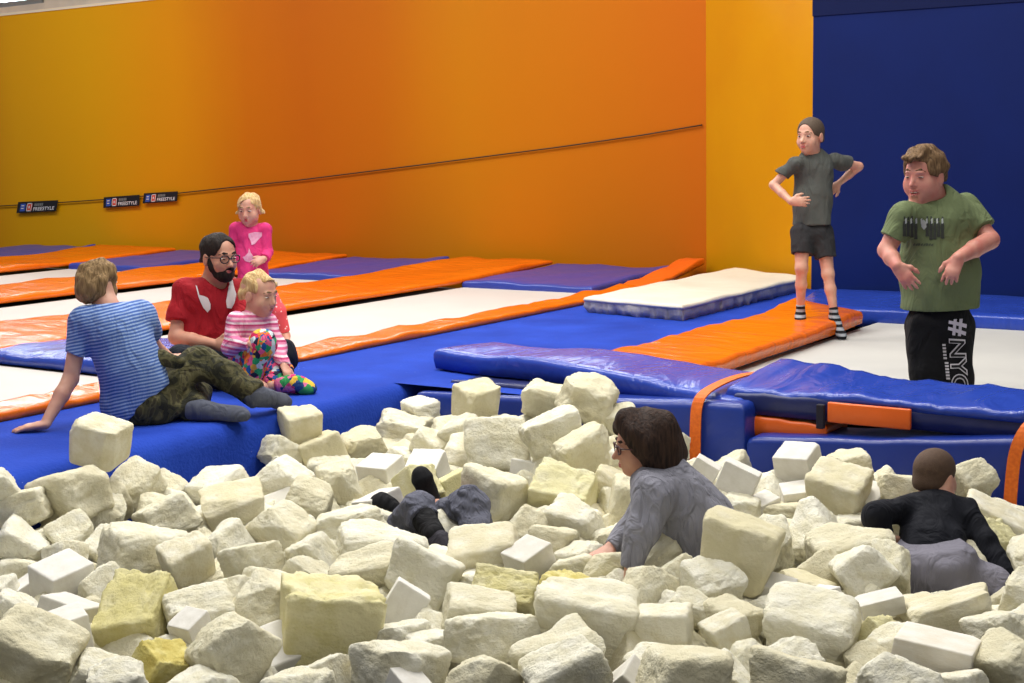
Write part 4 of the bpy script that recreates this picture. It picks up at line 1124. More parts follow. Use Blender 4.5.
def place_block(kind, vs, x, y, z, a, b, c, sx, sy, sz, label):
    base = kind[0]
    o = bpy.data.objects.new('foam_block', block_data(base, vs, kind)); COL.objects.link(o)
    o.location = (x, y, z); o.rotation_euler = (a, b, c); o.scale = (sx, sy, sz)
    return tag(o, label, 'foam block', 'foam blocks in the pit')
def deep_mesh(rows):
    Vs, Qs, n = [], [], 0
    for kind, vs, x, y, z, a, b, c, sx, sy, sz in rows:
        P, Q = block_verts(kind, 100 + vs, (1, 1, 1), 10)
        R = np.array(Euler((a, b, c)).to_matrix()); Vs.append((P * np.array((sx, sy, sz))) @ R.T + np.array((x, y, z))); Qs.append(Q + n); n += len(P)
    me = np_mesh('foam_bed', np.concatenate(Vs), np.concatenate(Qs), True); me.materials.append(M_FOAM['R']); return me
if DEEP:
    o = bpy.data.objects.new('foam_bed', deep_mesh(DEEP)); COL.objects.link(o)
    tag(o, 'deeper foam packed beneath the loose blocks of the pit', 'foam', None, 'stuff')
for row, lab in zip(BLOCKS + LOWER, BLOCK_LABELS): place_block(*row, lab)
# ------------------------------------------------------------------ bodies and clothes: smooth-blended solids turned into one mesh
f4 = np.float32
class Solid:
    def __init__(s): s.ops = []; s.cuts = []; s.nz = None
    def copy(s):
        c = Solid(); c.ops = list(s.ops); c.cuts = list(s.cuts); c.nz = s.nz; return c
    def cone(s, a, b, ra, rb=None, k=.02, flat=None, clip=None, op='u'):
        """round cone from a to b; flat = (axis, factor) squashes it along an axis; clip = [(point, normal)] cuts it off"""
        rb = ra if rb is None else rb
        a = np.asarray(a, f4); b = np.asarray(b, f4); ba = b - a; L2 = max(float(ba.dot(ba)), 1e-9)
        fl = None if flat is None else (unit(flat[0]).astype(f4), 1.0 / flat[1] - 1)
        cl = [] if clip is None else [(np.asarray(p, f4), unit(n).astype(f4)) for p, n in clip]
        def fn(P):
            q = P - a; t = np.clip(q @ ba / L2, 0, 1)
            w = q - t[..., None] * ba
            if fl is not None: w = w + (fl[1] * (w @ fl[0]))[..., None] * fl[0]
            d = np.sqrt((w * w).sum(-1)) - (ra + (rb - ra) * t)
            for p, n in cl: d = np.maximum(d, (P - p) @ n)
            return d
        R = max(ra, rb); s.ops.append((op, fn, np.minimum(a, b) - R, np.maximum(a, b) + R, k)); return s
    def chain(s, pts, k=.02, flat=None, clip=None):
        for (a, ra), (b, rb) in zip(pts[:-1], pts[1:]): s.cone(a, b, ra, rb, k, flat, clip)
        return s
    def ell(s, c, X, r, k=.02, op='u', clip=None):
        """ellipsoid: X = 3x3 with axes as rows, r = radii"""
        c = np.asarray(c, f4); X = np.asarray(X, f4); r = np.asarray(r, f4)
        cl = [] if clip is None else [(np.asarray(p, f4), unit(n).astype(f4)) for p, n in clip]
        def fn(P):
            q = (P - c) @ X.T; u = q / r; k0 = np.sqrt((u * u).sum(-1)); v = u / r; k1 = np.sqrt((v * v).sum(-1))
            d = k0 * (k0 - 1) / np.maximum(k1, 1e-6)
            for p, n in cl: d = np.maximum(d, (P - p) @ n)
            return d
        R = np.sqrt(((X * r[:, None]) ** 2).sum(0)); s.ops.append((op, fn, c - R, c + R, k)); return s
    def ball(s, c, r, k=.02, op='u'): return s.ell(c, np.eye(3), (r, r, r), k, op)
    def cut(s, p, n): s.cuts.append((np.asarray(p, f4), unit(n).astype(f4))); return s
    def wrinkle(s, amp, freq, seed, stretch=(1, 1, 1)):
        n = make_noise(seed, 2, freq, .55, 7); st = np.array(stretch, f4)
        s.nz = lambda P: amp * n(P * st); return s
    @staticmethod
    def mix(cur, d, op, k):
        if op == 'u':
            h = np.maximum(k - np.abs(cur - d), 0) / k; return np.minimum(cur, d) - h * h * k * .25
        h = np.maximum(k - np.abs(cur + d), 0) / k; return np.maximum(cur, -d) + h * h * k * .25
    def eval(s, P):
        P = np.asarray(P, f4); cur = np.full(P.shape[:-1], .3, f4)
        for op, fn, lo, hi, k in s.ops: cur = s.mix(cur, fn(P), op, max(k, 1e-4))
        if s.nz is not None: cur = cur + s.nz(P).astype(f4)
        for p, n in s.cuts: cur = np.maximum(cur, (P - p) @ n)
        return cur
    def mesh(s, name, h, base):
        us = [o for o in s.ops if o[0] == 'u']
        lo = np.min([o[2] for o in us], 0) - 4 * h; hi = np.max([o[3] for o in us], 0) + 4 * h
        n = np.ceil((hi - lo) / h).astype(int) + 1
        F = np.full(tuple(n), .3, f4)
        ax = [(lo[i] + h * np.arange(n[i])).astype(f4) for i in range(3)]
        for op, fn, l, u, k in s.ops:
            k = max(k, 1e-4); pad = max(k, 3 * h) + h
            i0 = np.clip(np.floor((l - pad - lo) / h).astype(int), 0, n - 1); i1 = np.clip(np.ceil((u + pad - lo) / h).astype(int) + 1, 1, n)
            if np.any(i1 <= i0): continue
            sl = tuple(slice(a, b) for a, b in zip(i0, i1))
            P = np.stack(np.meshgrid(*[ax[i][sl[i]] for i in range(3)], indexing='ij'), -1)
            F[sl] = s.mix(F[sl], fn(P).astype(f4), op, k)
        if s.cuts or s.nz is not None:
            near = np.argwhere(np.abs(F) < .05)
            P = (near * h + lo).astype(f4); v = F[tuple(near.T)]
            if s.nz is not None: v = v + s.nz(P).astype(f4)
            F[tuple(near.T)] = v
            if s.cuts:
                G = np.stack(np.meshgrid(*ax, indexing='ij'), -1)
                for p, nn in s.cuts: F = np.maximum(F, (G - p) @ nn)
        V, Q = surface_nets(F, lo, h)
        return np_mesh(name, V - np.asarray(base)[None, :], Q, True)
def surface_nets(F, lo, h):
    I = F < 0
    nx, ny, nz = F.shape
    cnt = np.zeros((nx - 1, ny - 1, nz - 1), np.uint8)
    offs = [(a, b, c) for a in (0, 1) for b in (0, 1) for c in (0, 1)]
    for a, b, c in offs: cnt += I[a:nx - 1 + a, b:ny - 1 + b, c:nz - 1 + c]
    act = (cnt > 0) & (cnt < 8); cells = np.argwhere(act)
    idx = np.full(act.shape, -1, np.int32); idx[act] = np.arange(len(cells))
    val = {o: F[cells[:, 0] + o[0], cells[:, 1] + o[1], cells[:, 2] + o[2]] for o in offs}
    pos = np.zeros((len(cells), 3)); num = np.zeros(len(cells))
    for o in offs:
        for d in range(3):
            if o[d]: continue
            q = list(o); q[d] = 1; q = tuple(q); va, vb = val[o], val[q]; m = (va < 0) != (vb < 0)
            t = np.where(m, va / np.where(m, va - vb, 1), 0)
            p = np.tile(np.array(o, float), (len(cells), 1)); p[:, d] += t
            pos += p * m[:, None]; num += m
    V = lo + h * (cells + pos / num[:, None])
    Qs = []
    for d in range(3):
        a, b = (d + 1) % 3, (d + 2) % 3
        s0 = [slice(None)] * 3; s1 = [slice(None)] * 3; s0[d] = slice(0, -1); s1[d] = slice(1, None)
        ch = I[tuple(s0)] != I[tuple(s1)]
        e = np.argwhere(ch); e = e[(e[:, a] > 0) & (e[:, b] > 0) & (e[:, a] < F.shape[a] - 1) & (e[:, b] < F.shape[b] - 1)]
        ins = I[tuple(e.T)]
        def cell(da, db):
            c = e.copy(); c[:, a] -= da; c[:, b] -= db; return idx[tuple(c.T)]
        q = np.stack([cell(1, 1), cell(0, 1), cell(0, 0), cell(1, 0)], 1)
        q[~ins] = q[~ins][:, ::-1]; Qs.append(q)
    return V, np.concatenate(Qs)

# ------------------------------------------------------------------ head, hand, foot shapes
class Head:
    """c = head centre at eye level between the ears, S = height chin to crown, looking along facing(yaw, pitch), roll tilts it"""
    def __init__(s, c, S, yaw, pitch=0, roll=0):
        s.c = np.asarray(c); s.S = S; s.f = facing(yaw, pitch)
        x = unit(np.cross(s.f, UP)); z = np.cross(x, s.f); r = rad(roll)
        s.x = math.cos(r) * x + math.sin(r) * z; s.z = np.cross(s.x, s.f)
        s.X = np.stack([s.x, s.f, s.z])
    def p(s, x, y, z): return s.c + s.S * (x * s.x + y * s.f + z * s.z)
    def surf(s, x, z):
        """how far forward the face surface lies at (x, z)"""
        y = np.linspace(.75, -.1, 171); P = np.array([s.p(x, q, z) for q in y]); d = s.b.eval(P)
        k = int(np.argmax(d < 0)); return float(y[k]) if d[k] < 0 else .3
    def shape(s, b, fat=0.0, jaw=1.0, open_mouth=0.0, ears=True, nose=1.0):
        S = s.S; s.b = b
        b.ell(s.p(0, -.06, .13), s.X, S * np.array((.335, .42, .365)), .04 * S)
        b.ell(s.p(0, .09, -.12), s.X, S * np.array((.275 + fat * .4, .30, .35)), .10 * S)
        b.ell(s.p(0, .09, -.27), s.X, S * np.array((.235 * jaw + fat, .235, .205)), .10 * S)
        b.ell(s.p(0, .25, -.40), s.X, S * np.array((.10 * jaw + fat * .5, .09, .085)), .10 * S)
        for sx in (-1, 1): b.ell(s.p(sx * .17, .22, -.17), s.X, S * np.array((.11 + fat * .7, .10, .12 + fat)), .08 * S)
        b.cone(s.p(-.14, .335, .075), s.p(.14, .335, .075), .045 * S, .045 * S, .06 * S)
        for sx in (-1, 1): b.ball(s.p(sx * .14, .43, -.005), .072 * S, .06 * S, 's')
        b.cone(s.p(0, .365, .0), s.p(0, .425 + .02 * nose, -.145), .030 * S, .048 * S, .05 * S)
        for sx in (-1, 1): b.ball(s.p(sx * .045, .40, -.165), .030 * S, .03 * S)
        b.cone(s.p(-.065, .365, -.268), s.p(.065, .365, -.268), .026 * S, .026 * S, .03 * S)
        b.cone(s.p(-.05, .362, -.315 - open_mouth), s.p(.05, .362, -.315 - open_mouth), .026 * S, .026 * S, .03 * S)
        b.cone(s.p(-.10, .42, -.29 - open_mouth * .5), s.p(.10, .42, -.29 - open_mouth * .5), (.012 + open_mouth * .5) * S, None, .015 * S, op='s')
        if ears:
            for sx in (-1, 1):
                b.ell(s.p(sx * .345, -.03, -.06), s.X, S * np.array((.04, .085, .135)), .03 * S)
                b.ell(s.p(sx * .385, .01, -.05), s.X, S * np.array((.02, .045, .08)), .02 * S, 's')
        return b
    def neck(s, b, base, r, r2=None):
        b.cone(s.p(0, -.07, -.22), base, r, r2 or r * 1.15, .05); return b
    def hair(s, t=.03, line=.24, face=(.36, .42, .46), fz=-.22, lift=0.0, clipz=None):
        """shell of hair over the skull, opened at the face"""
        S = s.S; h = Solid()
        h.ell(s.p(0, -.06, .13 + lift), s.X, S * np.array((.335 + t, .42 + t, .365 + t)), .04 * S)
        h.ell(s.p(0, -.17, -.10), s.X, S * np.array((.29 + t, .30 + t, .30)), .06 * S)
        if clipz is not None: h.cut(s.p(0, clipz[0], clipz[1]), -(s.z * 1.0 - s.f * clipz[2]))
        h.ell(s.p(0, .50, fz), s.X, S * np.array(face), .03 * S, 's')
        return h
    def eyes(s, root, base, iris, gaze=(0, 0), open_=1.0):
        """each eye a ball with white, iris and pupil"""
        for sx in (-1, 1):
            bm = bmesh.new(); bmesh.ops.create_uvsphere(bm, u_segments=20, v_segments=14, radius=1.0)
            g = unit(V3(gaze[0], 1, gaze[1]))
            for f in bm.faces:
                a = unit(V3(*f.calc_center_median())).dot(g); f.material_index = 2 if a > .90 else 1 if a > .66 else 0; f.smooth = True
            M = Matrix([list(r) for r in s.X]).transposed()
            for v in bm.verts:
                q = V3(v.co.x * .056, v.co.y * .05, v.co.z * .025 * open_) * s.S
                v.co = Vector(s.p(sx * .14, .335, -.005) - base + s.X.T @ q)
            me = bpy.data.meshes.new('eye'); bm.to_mesh(me); bm.free()
            link('eye', me, [M_EYE, iris, M_PUPIL], root)
    def brows(s, root, base, mat, w=.02, dz=.0, tilt=.0):
        w = max(w, .018)
        for sx in (-1, 1):
            q = [(sx * .065, .112 + dz), (sx * .14, .118 + dz + tilt * .5), (sx * .215, .075 + dz)]
            b = Solid().chain([(s.p(x, s.surf(x, z) - w * .05, z), w * s.S * f) for (x, z), f in zip(q, (.8, 1, .5))], .01)
            link('eyebrow', b.mesh('eyebrow', .0022, base), mat, root)
    def lips(s, root, base, mat, om=0.0, w=.085, smile=.0):
        b = Solid()
        for z, r in ((-.275, .016), (-.312 - om, .018)):
            q = [(-w, z + smile, .5), (-w * .5, z + smile * .3, .85), (0, z, 1), (w * .5, z + smile * .3, .85), (w, z + smile, .5)]
            b.chain([(s.p(x, s.surf(x, zz) - r * .35, zz), r * f * s.S) for x, zz, f in q], .006)
        link('lips', b.mesh('lips', .0024, base), mat, root)
    def glasses(s, root, base, mat, w=.115, hgt=.085):
        b = Solid()
        for sx in (-1, 1):
            ring = [(s.p(sx * .14 + w * math.cos(q), .415 - .02 * abs(math.cos(q)), -.01 + hgt * math.sin(q)), .011 * s.S) for q in np.linspace(0, 2 * PI, 17)]
            b.chain(ring, .004)
            b.chain([(s.p(sx * .25, .40, .03), .012 * s.S), (s.p(sx * .355, .25, .02), .012 * s.S), (s.p(sx * .37, -.02, .0), .012 * s.S)], .004)
        b.cone(s.p(-.03, .42, .01), s.p(.03, .42, .01), .012 * s.S, None, .004)
        o = link('glasses', b.mesh('glasses', .0028, base), mat, root); return o

def hand(b, w, d, n, t, L, curl=(.25, .35, .45, .55), spread=.10, thumb=.7, k=.012):
    """w = wrist, d = pointing direction, n = side the palm faces, t = thumb side, L = hand length"""
    d = unit(d); n = unit(n - d * np.dot(n, d)); t = unit(t - d * np.dot(t, d) - n * np.dot(t, n))
    w = np.asarray(w)
    b.cone(w, w + d * .18 * L, .135 * L, .20 * L, k * 1.5, (n, .62))
    b.cone(w + d * .16 * L, w + d * .44 * L, .21 * L, .235 * L, k, (n, .46))
    for i, (o, ln) in enumerate(((.165, .43), (.055, .48), (-.06, .45), (-.165, .36))):
        base = w + d * (.50 - .03 * abs(i - 1.2)) * L + t * o * L; a = curl[i]
        d0 = unit(d + t * (1.5 - i) * spread)
        d1 = unit(d0 * math.cos(a * .6) + n * math.sin(a * .6)); d2 = unit(d0 * math.cos(a * 1.7) + n * math.sin(a * 1.7)); d3 = unit(d0 * math.cos(a * 2.5) + n * math.sin(a * 2.5))
        p1 = base + d1 * ln * .45 * L; p2 = p1 + d2 * ln * .32 * L; p3 = p2 + d3 * ln * .2 * L
        b.chain([(base - d * .12 * L, .058 * L), (base, .058 * L), (p1, .052 * L), (p2, .046 * L), (p3, .038 * L)], .006)
    tb = w + d * .12 * L + t * .15 * L
    t1 = tb + (t * thumb + d * .75 + n * .15) * .22 * L; t2 = t1 + unit(t * thumb * .5 + d + n * .3) * .19 * L; t3 = t2 + unit(t * thumb * .3 + d + n * .35) * .12 * L
    b.chain([(tb, .085 * L), (t1, .066 * L), (t2, .056 * L), (t3, .044 * L)], .012)
    return b
def foot(b, ankle, toe, r, up, k=.03):
    """socked foot from the ankle to the toe tip, sole away from up"""
    a = np.asarray(ankle); e = np.asarray(toe); d = unit(e - a); heel = a - d * r * 1.0 - up * r * .55
    side = np.cross(d, up)
    b.cone(heel, a + d * r * 1.2 - up * r * .25, r * .85, r * .95, k)
    b.cone(a + d * r * .5 - up * r * .15, e - d * r * 1.1 - up * r * .45, r * .95, r * .95, k)
    b.cone(e - d * r * 1.6 - up * r * .5, e - d * r * .7 - up * r * .55, r * 1.0, r * .72, k, (up, .75))
    return b
def decal(name, root, base, mat, solid, polys, lift=.003, step=1.4, d0=2.0):
    """thin print lying on a garment: outlines given where they are seen, laid on the surface"""
    bm = bmesh.new()
    for poly in polys:
        vs = [bm.verts.new((x, y, 0)) for x, y in poly]
        f = bm.faces.new(vs)
        bmesh.ops.triangulate(bm, faces=[f])
    for _ in range(4):
        es = [e for e in bm.edges if e.calc_length() > step]
        if not es: break
        bmesh.ops.subdivide_edges(bm, edges=es, cuts=1); bmesh.ops.triangulate(bm, faces=bm.faces[:])
    return lay(name, root, base, mat, solid, bm, lift, d0)
def lay(name, root, base, mat, solid, bm, lift, d0):
    px = np.array([v.co[:2] for v in bm.verts]); D = np.array([ray(x, y) for x, y in px]); ln = np.linalg.norm(D, axis=1); D /= ln[:, None]
    t = np.full(len(px), d0)
    for _ in range(70): t = t + .85 * solid.eval(CAM + D * t[:, None]).astype(float)
    t -= lift
    P = CAM + D * t[:, None] - base
    for v, p in zip(bm.verts, P): v.co = Vector(p)
    me = bpy.data.meshes.new(name); bm.to_mesh(me); bm.free()
    for p in me.polygons: p.use_smooth = True
    return link(name, me, mat, root)

M_EYE = plain('eye_white', (206, 196, 188), .3); M_PUPIL = plain('eye_pupil', (18, 14, 14), .2)
M_IBROWN = plain('iris_brown', (74, 50, 34), .25); M_IBLUE = plain('iris_blue', (84, 104, 124), .25)
def skin(name, rgb, flush):
    t = NT(name); t.b.inputs['Roughness'].default_value = .5; t.b.inputs['Subsurface Weight'].default_value = .08; t.b.inputs['Subsurface Radius'].default_value = (.02, .008, .004)
    c = t.coord(); nz = t.new('ShaderNodeTexNoise', in_Scale=14.0, in_Detail=3.0); t.lk(c, 0, nz, 'Vector')
    r = t.ramp([(.35, lin(rgb)), (.68, lin(flush))]); t.lk(nz, 'Fac', r, 'Fac'); t.lk(r, 'Color', t.b, 'Base Color'); return t.m
M_SKIN = skin('skin', (212, 164, 140), (202, 144, 124)); M_SKINPINK = skin('flushed_skin', (210, 148, 130), (200, 122, 110)); M_SKINMAN = skin('tanned_skin', (202, 150, 126), (190, 134, 112))
M_LIPS = plain('lips', (186, 96, 92), .45); M_MOUTH = plain('open_mouth', (92, 30, 30), .5); M_TEETH = plain('teeth', (232, 226, 214), .3)
def hair_mat(name, a, b, stretch=(40, 40, 4)):
    t = NT(name); t.b.inputs['Roughness'].default_value = .7; t.b.inputs['Specular IOR Level'].default_value = .2
    c = t.coord('Object', stretch); nz = t.new('ShaderNodeTexNoise', in_Scale=2.2, in_Detail=4.0, in_Distortion=.4); t.lk(c, 0, nz, 'Vector')
    r = t.ramp([(.32, lin(a)), (.68, lin(b))]); t.lk(nz, 'Fac', r, 'Fac'); t.lk(r, 'Color', t.b, 'Base Color'); t.bump(nz, 'Fac', .7, .012); return t.m
M_HDARK = hair_mat('dark_brown_hair', (34, 24, 22), (66, 48, 40)); M_HBLACK = hair_mat('near_black_hair', (24, 20, 20), (48, 38, 34))
M_HBLOND = hair_mat('blond_hair', (176, 138, 88), (222, 194, 142)); M_HDKBLOND = hair_mat('dark_blond_hair', (96, 74, 46), (158, 130, 92))
M_HBROWN = hair_mat('brown_hair', (78, 58, 40), (134, 106, 76)); M_HBUZZ = plain('cropped_brown_hair', (92, 70, 54), .8, (60, (74, 54, 42), .9), (260, .5, .004))
M_HBUZZ2 = plain('cropped_dark_blond_hair', (92, 76, 62), .8, (60, (72, 58, 46), .9), (260, .5, .004))
def cloth(name, rgb, rgb2=None, wr=7.0, st=.8, rough=.85, run=(1.6, 1.6, .7)):
    """woven cloth with soft folds"""
    m = plain(name, rgb, rough, (5, rgb2 or tuple(int(c * .88) for c in rgb), .7), None, .25)
    folds(m, wr, st, run); return m
def folds(m, wr=7.0, st=.8, run=(1.6, 1.6, .7)):
    t = NT.__new__(NT); t.m = m; t.t = m.node_tree; t.n = t.t.nodes; t.b = t.n['Principled BSDF']
    c = t.coord('Object', run); nz = t.new('ShaderNodeTexNoise', in_Scale=wr, in_Detail=3.0, in_Roughness=.45, in_Distortion=1.6); t.lk(c, 0, nz, 'Vector'); t.bump(nz, 'Fac', st, .03)
def stripes(name, direction, period, cols, warp=.15, rough=.85):
    """bands across a direction; cols = [(position, rgb)] within one period"""
    t = NT(name); t.b.inputs['Roughness'].default_value = rough; t.b.inputs['Specular IOR Level'].default_value = .25
    tc = t.new('ShaderNodeTexCoord'); nz = t.new('ShaderNodeTexNoise', in_Scale=5.0); t.lk(tc, 'Object', nz, 'Vector')
    dt = t.new('ShaderNodeVectorMath', operation='DOT_PRODUCT'); t.lk(tc, 'Object', dt, 0); dt.inputs[1].default_value = tuple(unit(direction) / period)
    ma = t.new('ShaderNodeMath', operation='MULTIPLY_ADD'); ma.inputs[1].default_value = warp / period * .1; t.lk(nz, 'Fac', ma, 0); t.lk(dt, 'Value', ma, 2)
    fr = t.new('ShaderNodeMath', operation='FRACT'); t.lk(ma, 0, fr, 0)
    r = t.ramp([(p, lin(c)) for p, c in cols], 'CONSTANT'); t.lk(fr, 0, r, 'Fac'); t.lk(r, 'Color', t.b, 'Base Color'); folds(t.m); return t.m
def patches(name, scale, cols, kind='noise', rough=.85):
    """camouflage blotches (noise) or gaudy triangles (voronoi)"""
    t = NT(name); t.b.inputs['Roughness'].default_value = rough; t.b.inputs['Specular IOR Level'].default_value = .25; c = t.coord()
    n = len(cols)
    if kind == 'noise':
        s = t.new('ShaderNodeTexNoise', in_Scale=scale, in_Detail=2.0, in_Distortion=.8); out = 'Fac'
        stops = [(.0 if i == 0 else .36 + .28 * i / n, lin(k)) for i, k in enumerate(cols)]
    else:
        s = t.new('ShaderNodeTexVoronoi', in_Scale=scale, distance='MANHATTAN'); out = 'Color'
        stops = [(i / n, lin(k)) for i, k in enumerate(cols)]
    t.lk(c, 0, s, 'Vector'); r = t.ramp(stops, 'CONSTANT')
    if kind == 'noise': t.lk(s, out, r, 'Fac')
    else:
        sp = t.new('ShaderNodeSeparateColor'); t.lk(s, out, sp, 0); t.lk(sp, 0, r, 'Fac')
    t.lk(r, 'Color', t.b, 'Base Color')
    folds(t.m, 9.0, .9); return t.m
class Person:
    def __init__(s, base, label): s.base = np.asarray(base, float); s.root = empty('person', s.base, label, 'person')
    def add(s, name, solid, mat, h=.006, label=None):
        o = link(name, solid.mesh(name, h, s.base), mat, s.root)
        if label: o['label'] = label
        return o
# ------------------------------------------------------------------ boy with hands on hips (on the orange pad)
def boy_hips():
    D = 10.35
    J = lambda x, y, dd=0.0: at(x, y, D + dd)
    p = Person(atz(818, 331, .06), 'boy in dark grey t-shirt and shorts standing on the orange pad, hands on hips')
    B = p.base; n = facing(-12)
    hd = Head(J(810, 135.5, -.02), .255, -42, 2)
    b = Solid(); hd.shape(b); nb = J(814.5, 157.5, .03); hd.neck(b, nb, .046)
    shL, shR = J(794.5, 163.5, -.02), J(834.5, 160.5, .06)
    pel, wai, che = J(811, 228, .03), J(813, 200, .04), J(815, 176, .04)
    b.chain([(pel, .098), (wai, .09), (che, .105)], .06, (n, .66)); b.cone(shL, shR, .04, None, .05)
    elL, wrL = J(773.5, 185, .03), J(791, 201.5, -.10)
    elR, wrR = J(859, 166.5, .16), J(838, 184, .20)
    b.chain([(shL, .034), (elL, .030)], .02); b.chain([(elL, .031), ((elL + wrL) / 2, .029), (wrL, .021)], .012)
    b.chain([(shR, .034), (elR, .031)], .02); b.chain([(elR, .031), ((elR + wrR) / 2, .029), (wrR, .021)], .012)
    hand(b, wrL, J(808, 201.5, -.13) - wrL, J(800, 204, .1) - wrL, J(797, 194, -.1) - wrL, .145, (.15, .2, .25, .35))
    hand(b, wrR, J(826, 196, .20) - wrR, J(833, 186, .0) - J(833, 186, .2), -UP, .14)
    hips = [J(802, 232, .0), J(822.5, 232, .04)]; kn = [J(801.5, 268, -.03), J(828, 274, .0)]; an = [J(800.5, 312, .06), J(834.5, 315, -.02)]
    toe = [J(798.5, 328, -.02), J(843.5, 337.5, -.12)]
    for h_, k_, a_ in zip(hips, kn, an):
        b.chain([(h_, .066), (k_, .042)], .03); b.ball(k_, .043, .02)
        calf = k_ * .62 + a_ * .38; b.chain([(k_, .038), (calf, .039), (a_, .024)], .02)
    for a_, t_ in zip(an, toe): foot(b, a_ + UP * -.02, t_, .024, UP)
    p.add('body', b, M_SKIN, .0045)
    s = Solid(); s.chain([(J(811.5, 226, .03), .142), (wai, .124), (che, .126)], .06, (n, .72)); s.cone(shL, shR, .046, None, .07); s.cone(J(813.5, 158, .03), J(814, 170, .03), .082, .115, .09, (n, .6))
    for sh, el in ((shL, elL), (shR, elR)):
        c = sh + (el - sh) * .58; s.cone(sh, el, .054, .055, .03, None, [(c, el - sh)])
    s.cut(J(811, 225, .0), -UP + n * .0); s.cone(nb - UP * .02, hd.p(0, -.05, -.2), .052, None, .012, op='s')
    s.wrinkle(.004, 5.0, 61, (1, 1, .6)); p.add('t_shirt', s, cloth('grey_tee', (84, 86, 82), (76, 78, 75)), .0055)
    s = Solid()
    s.chain([(J(812, 222, .03), .112), (J(812, 232, .03), .122)], .05, (n, .72))
    for h_, k_, cx_ in ((hips[0], kn[0], -1), (hips[1], kn[1], 1)):
        c = h_ + (k_ - h_) * .62; s.cone(h_, c + (c - h_) * .2, .080, .078, .035, None, [(c, k_ - h_)])
    s.cut(J(811, 221, 0), UP); s.wrinkle(.003, 5, 62); p.add('shorts', s, cloth('charcoal_shorts', (52, 52, 54)), .0055)
    sm = stripes('grey_black_sock', UP, .040, [(0, (26, 26, 32)), (.5, (156, 160, 168))], .05)
    for a_, t_, k_ in zip(an, toe, kn):
        s = Solid(); up = unit(k_ - a_); s.cone(a_ + up * .065, a_ - UP * .02, .033, .032, .02, None, [(a_ + up * .055, up)]); foot(s, a_ - UP * .02, t_, .032, UP); p.add('sock', s, sm, .0045)
    h = hd.hair(.022, face=(.35, .46, .56), fz=-.18, clipz=(0, -.06, .38)); p.add('hair', h, M_HBUZZ2, .004)
    hd.eyes(p.root, B, M_IBROWN, (-.15, 0), .8); hd.brows(p.root, B, M_HBROWN, .016); hd.lips(p.root, B, M_LIPS, .0, .08, .02)
boy_hips()

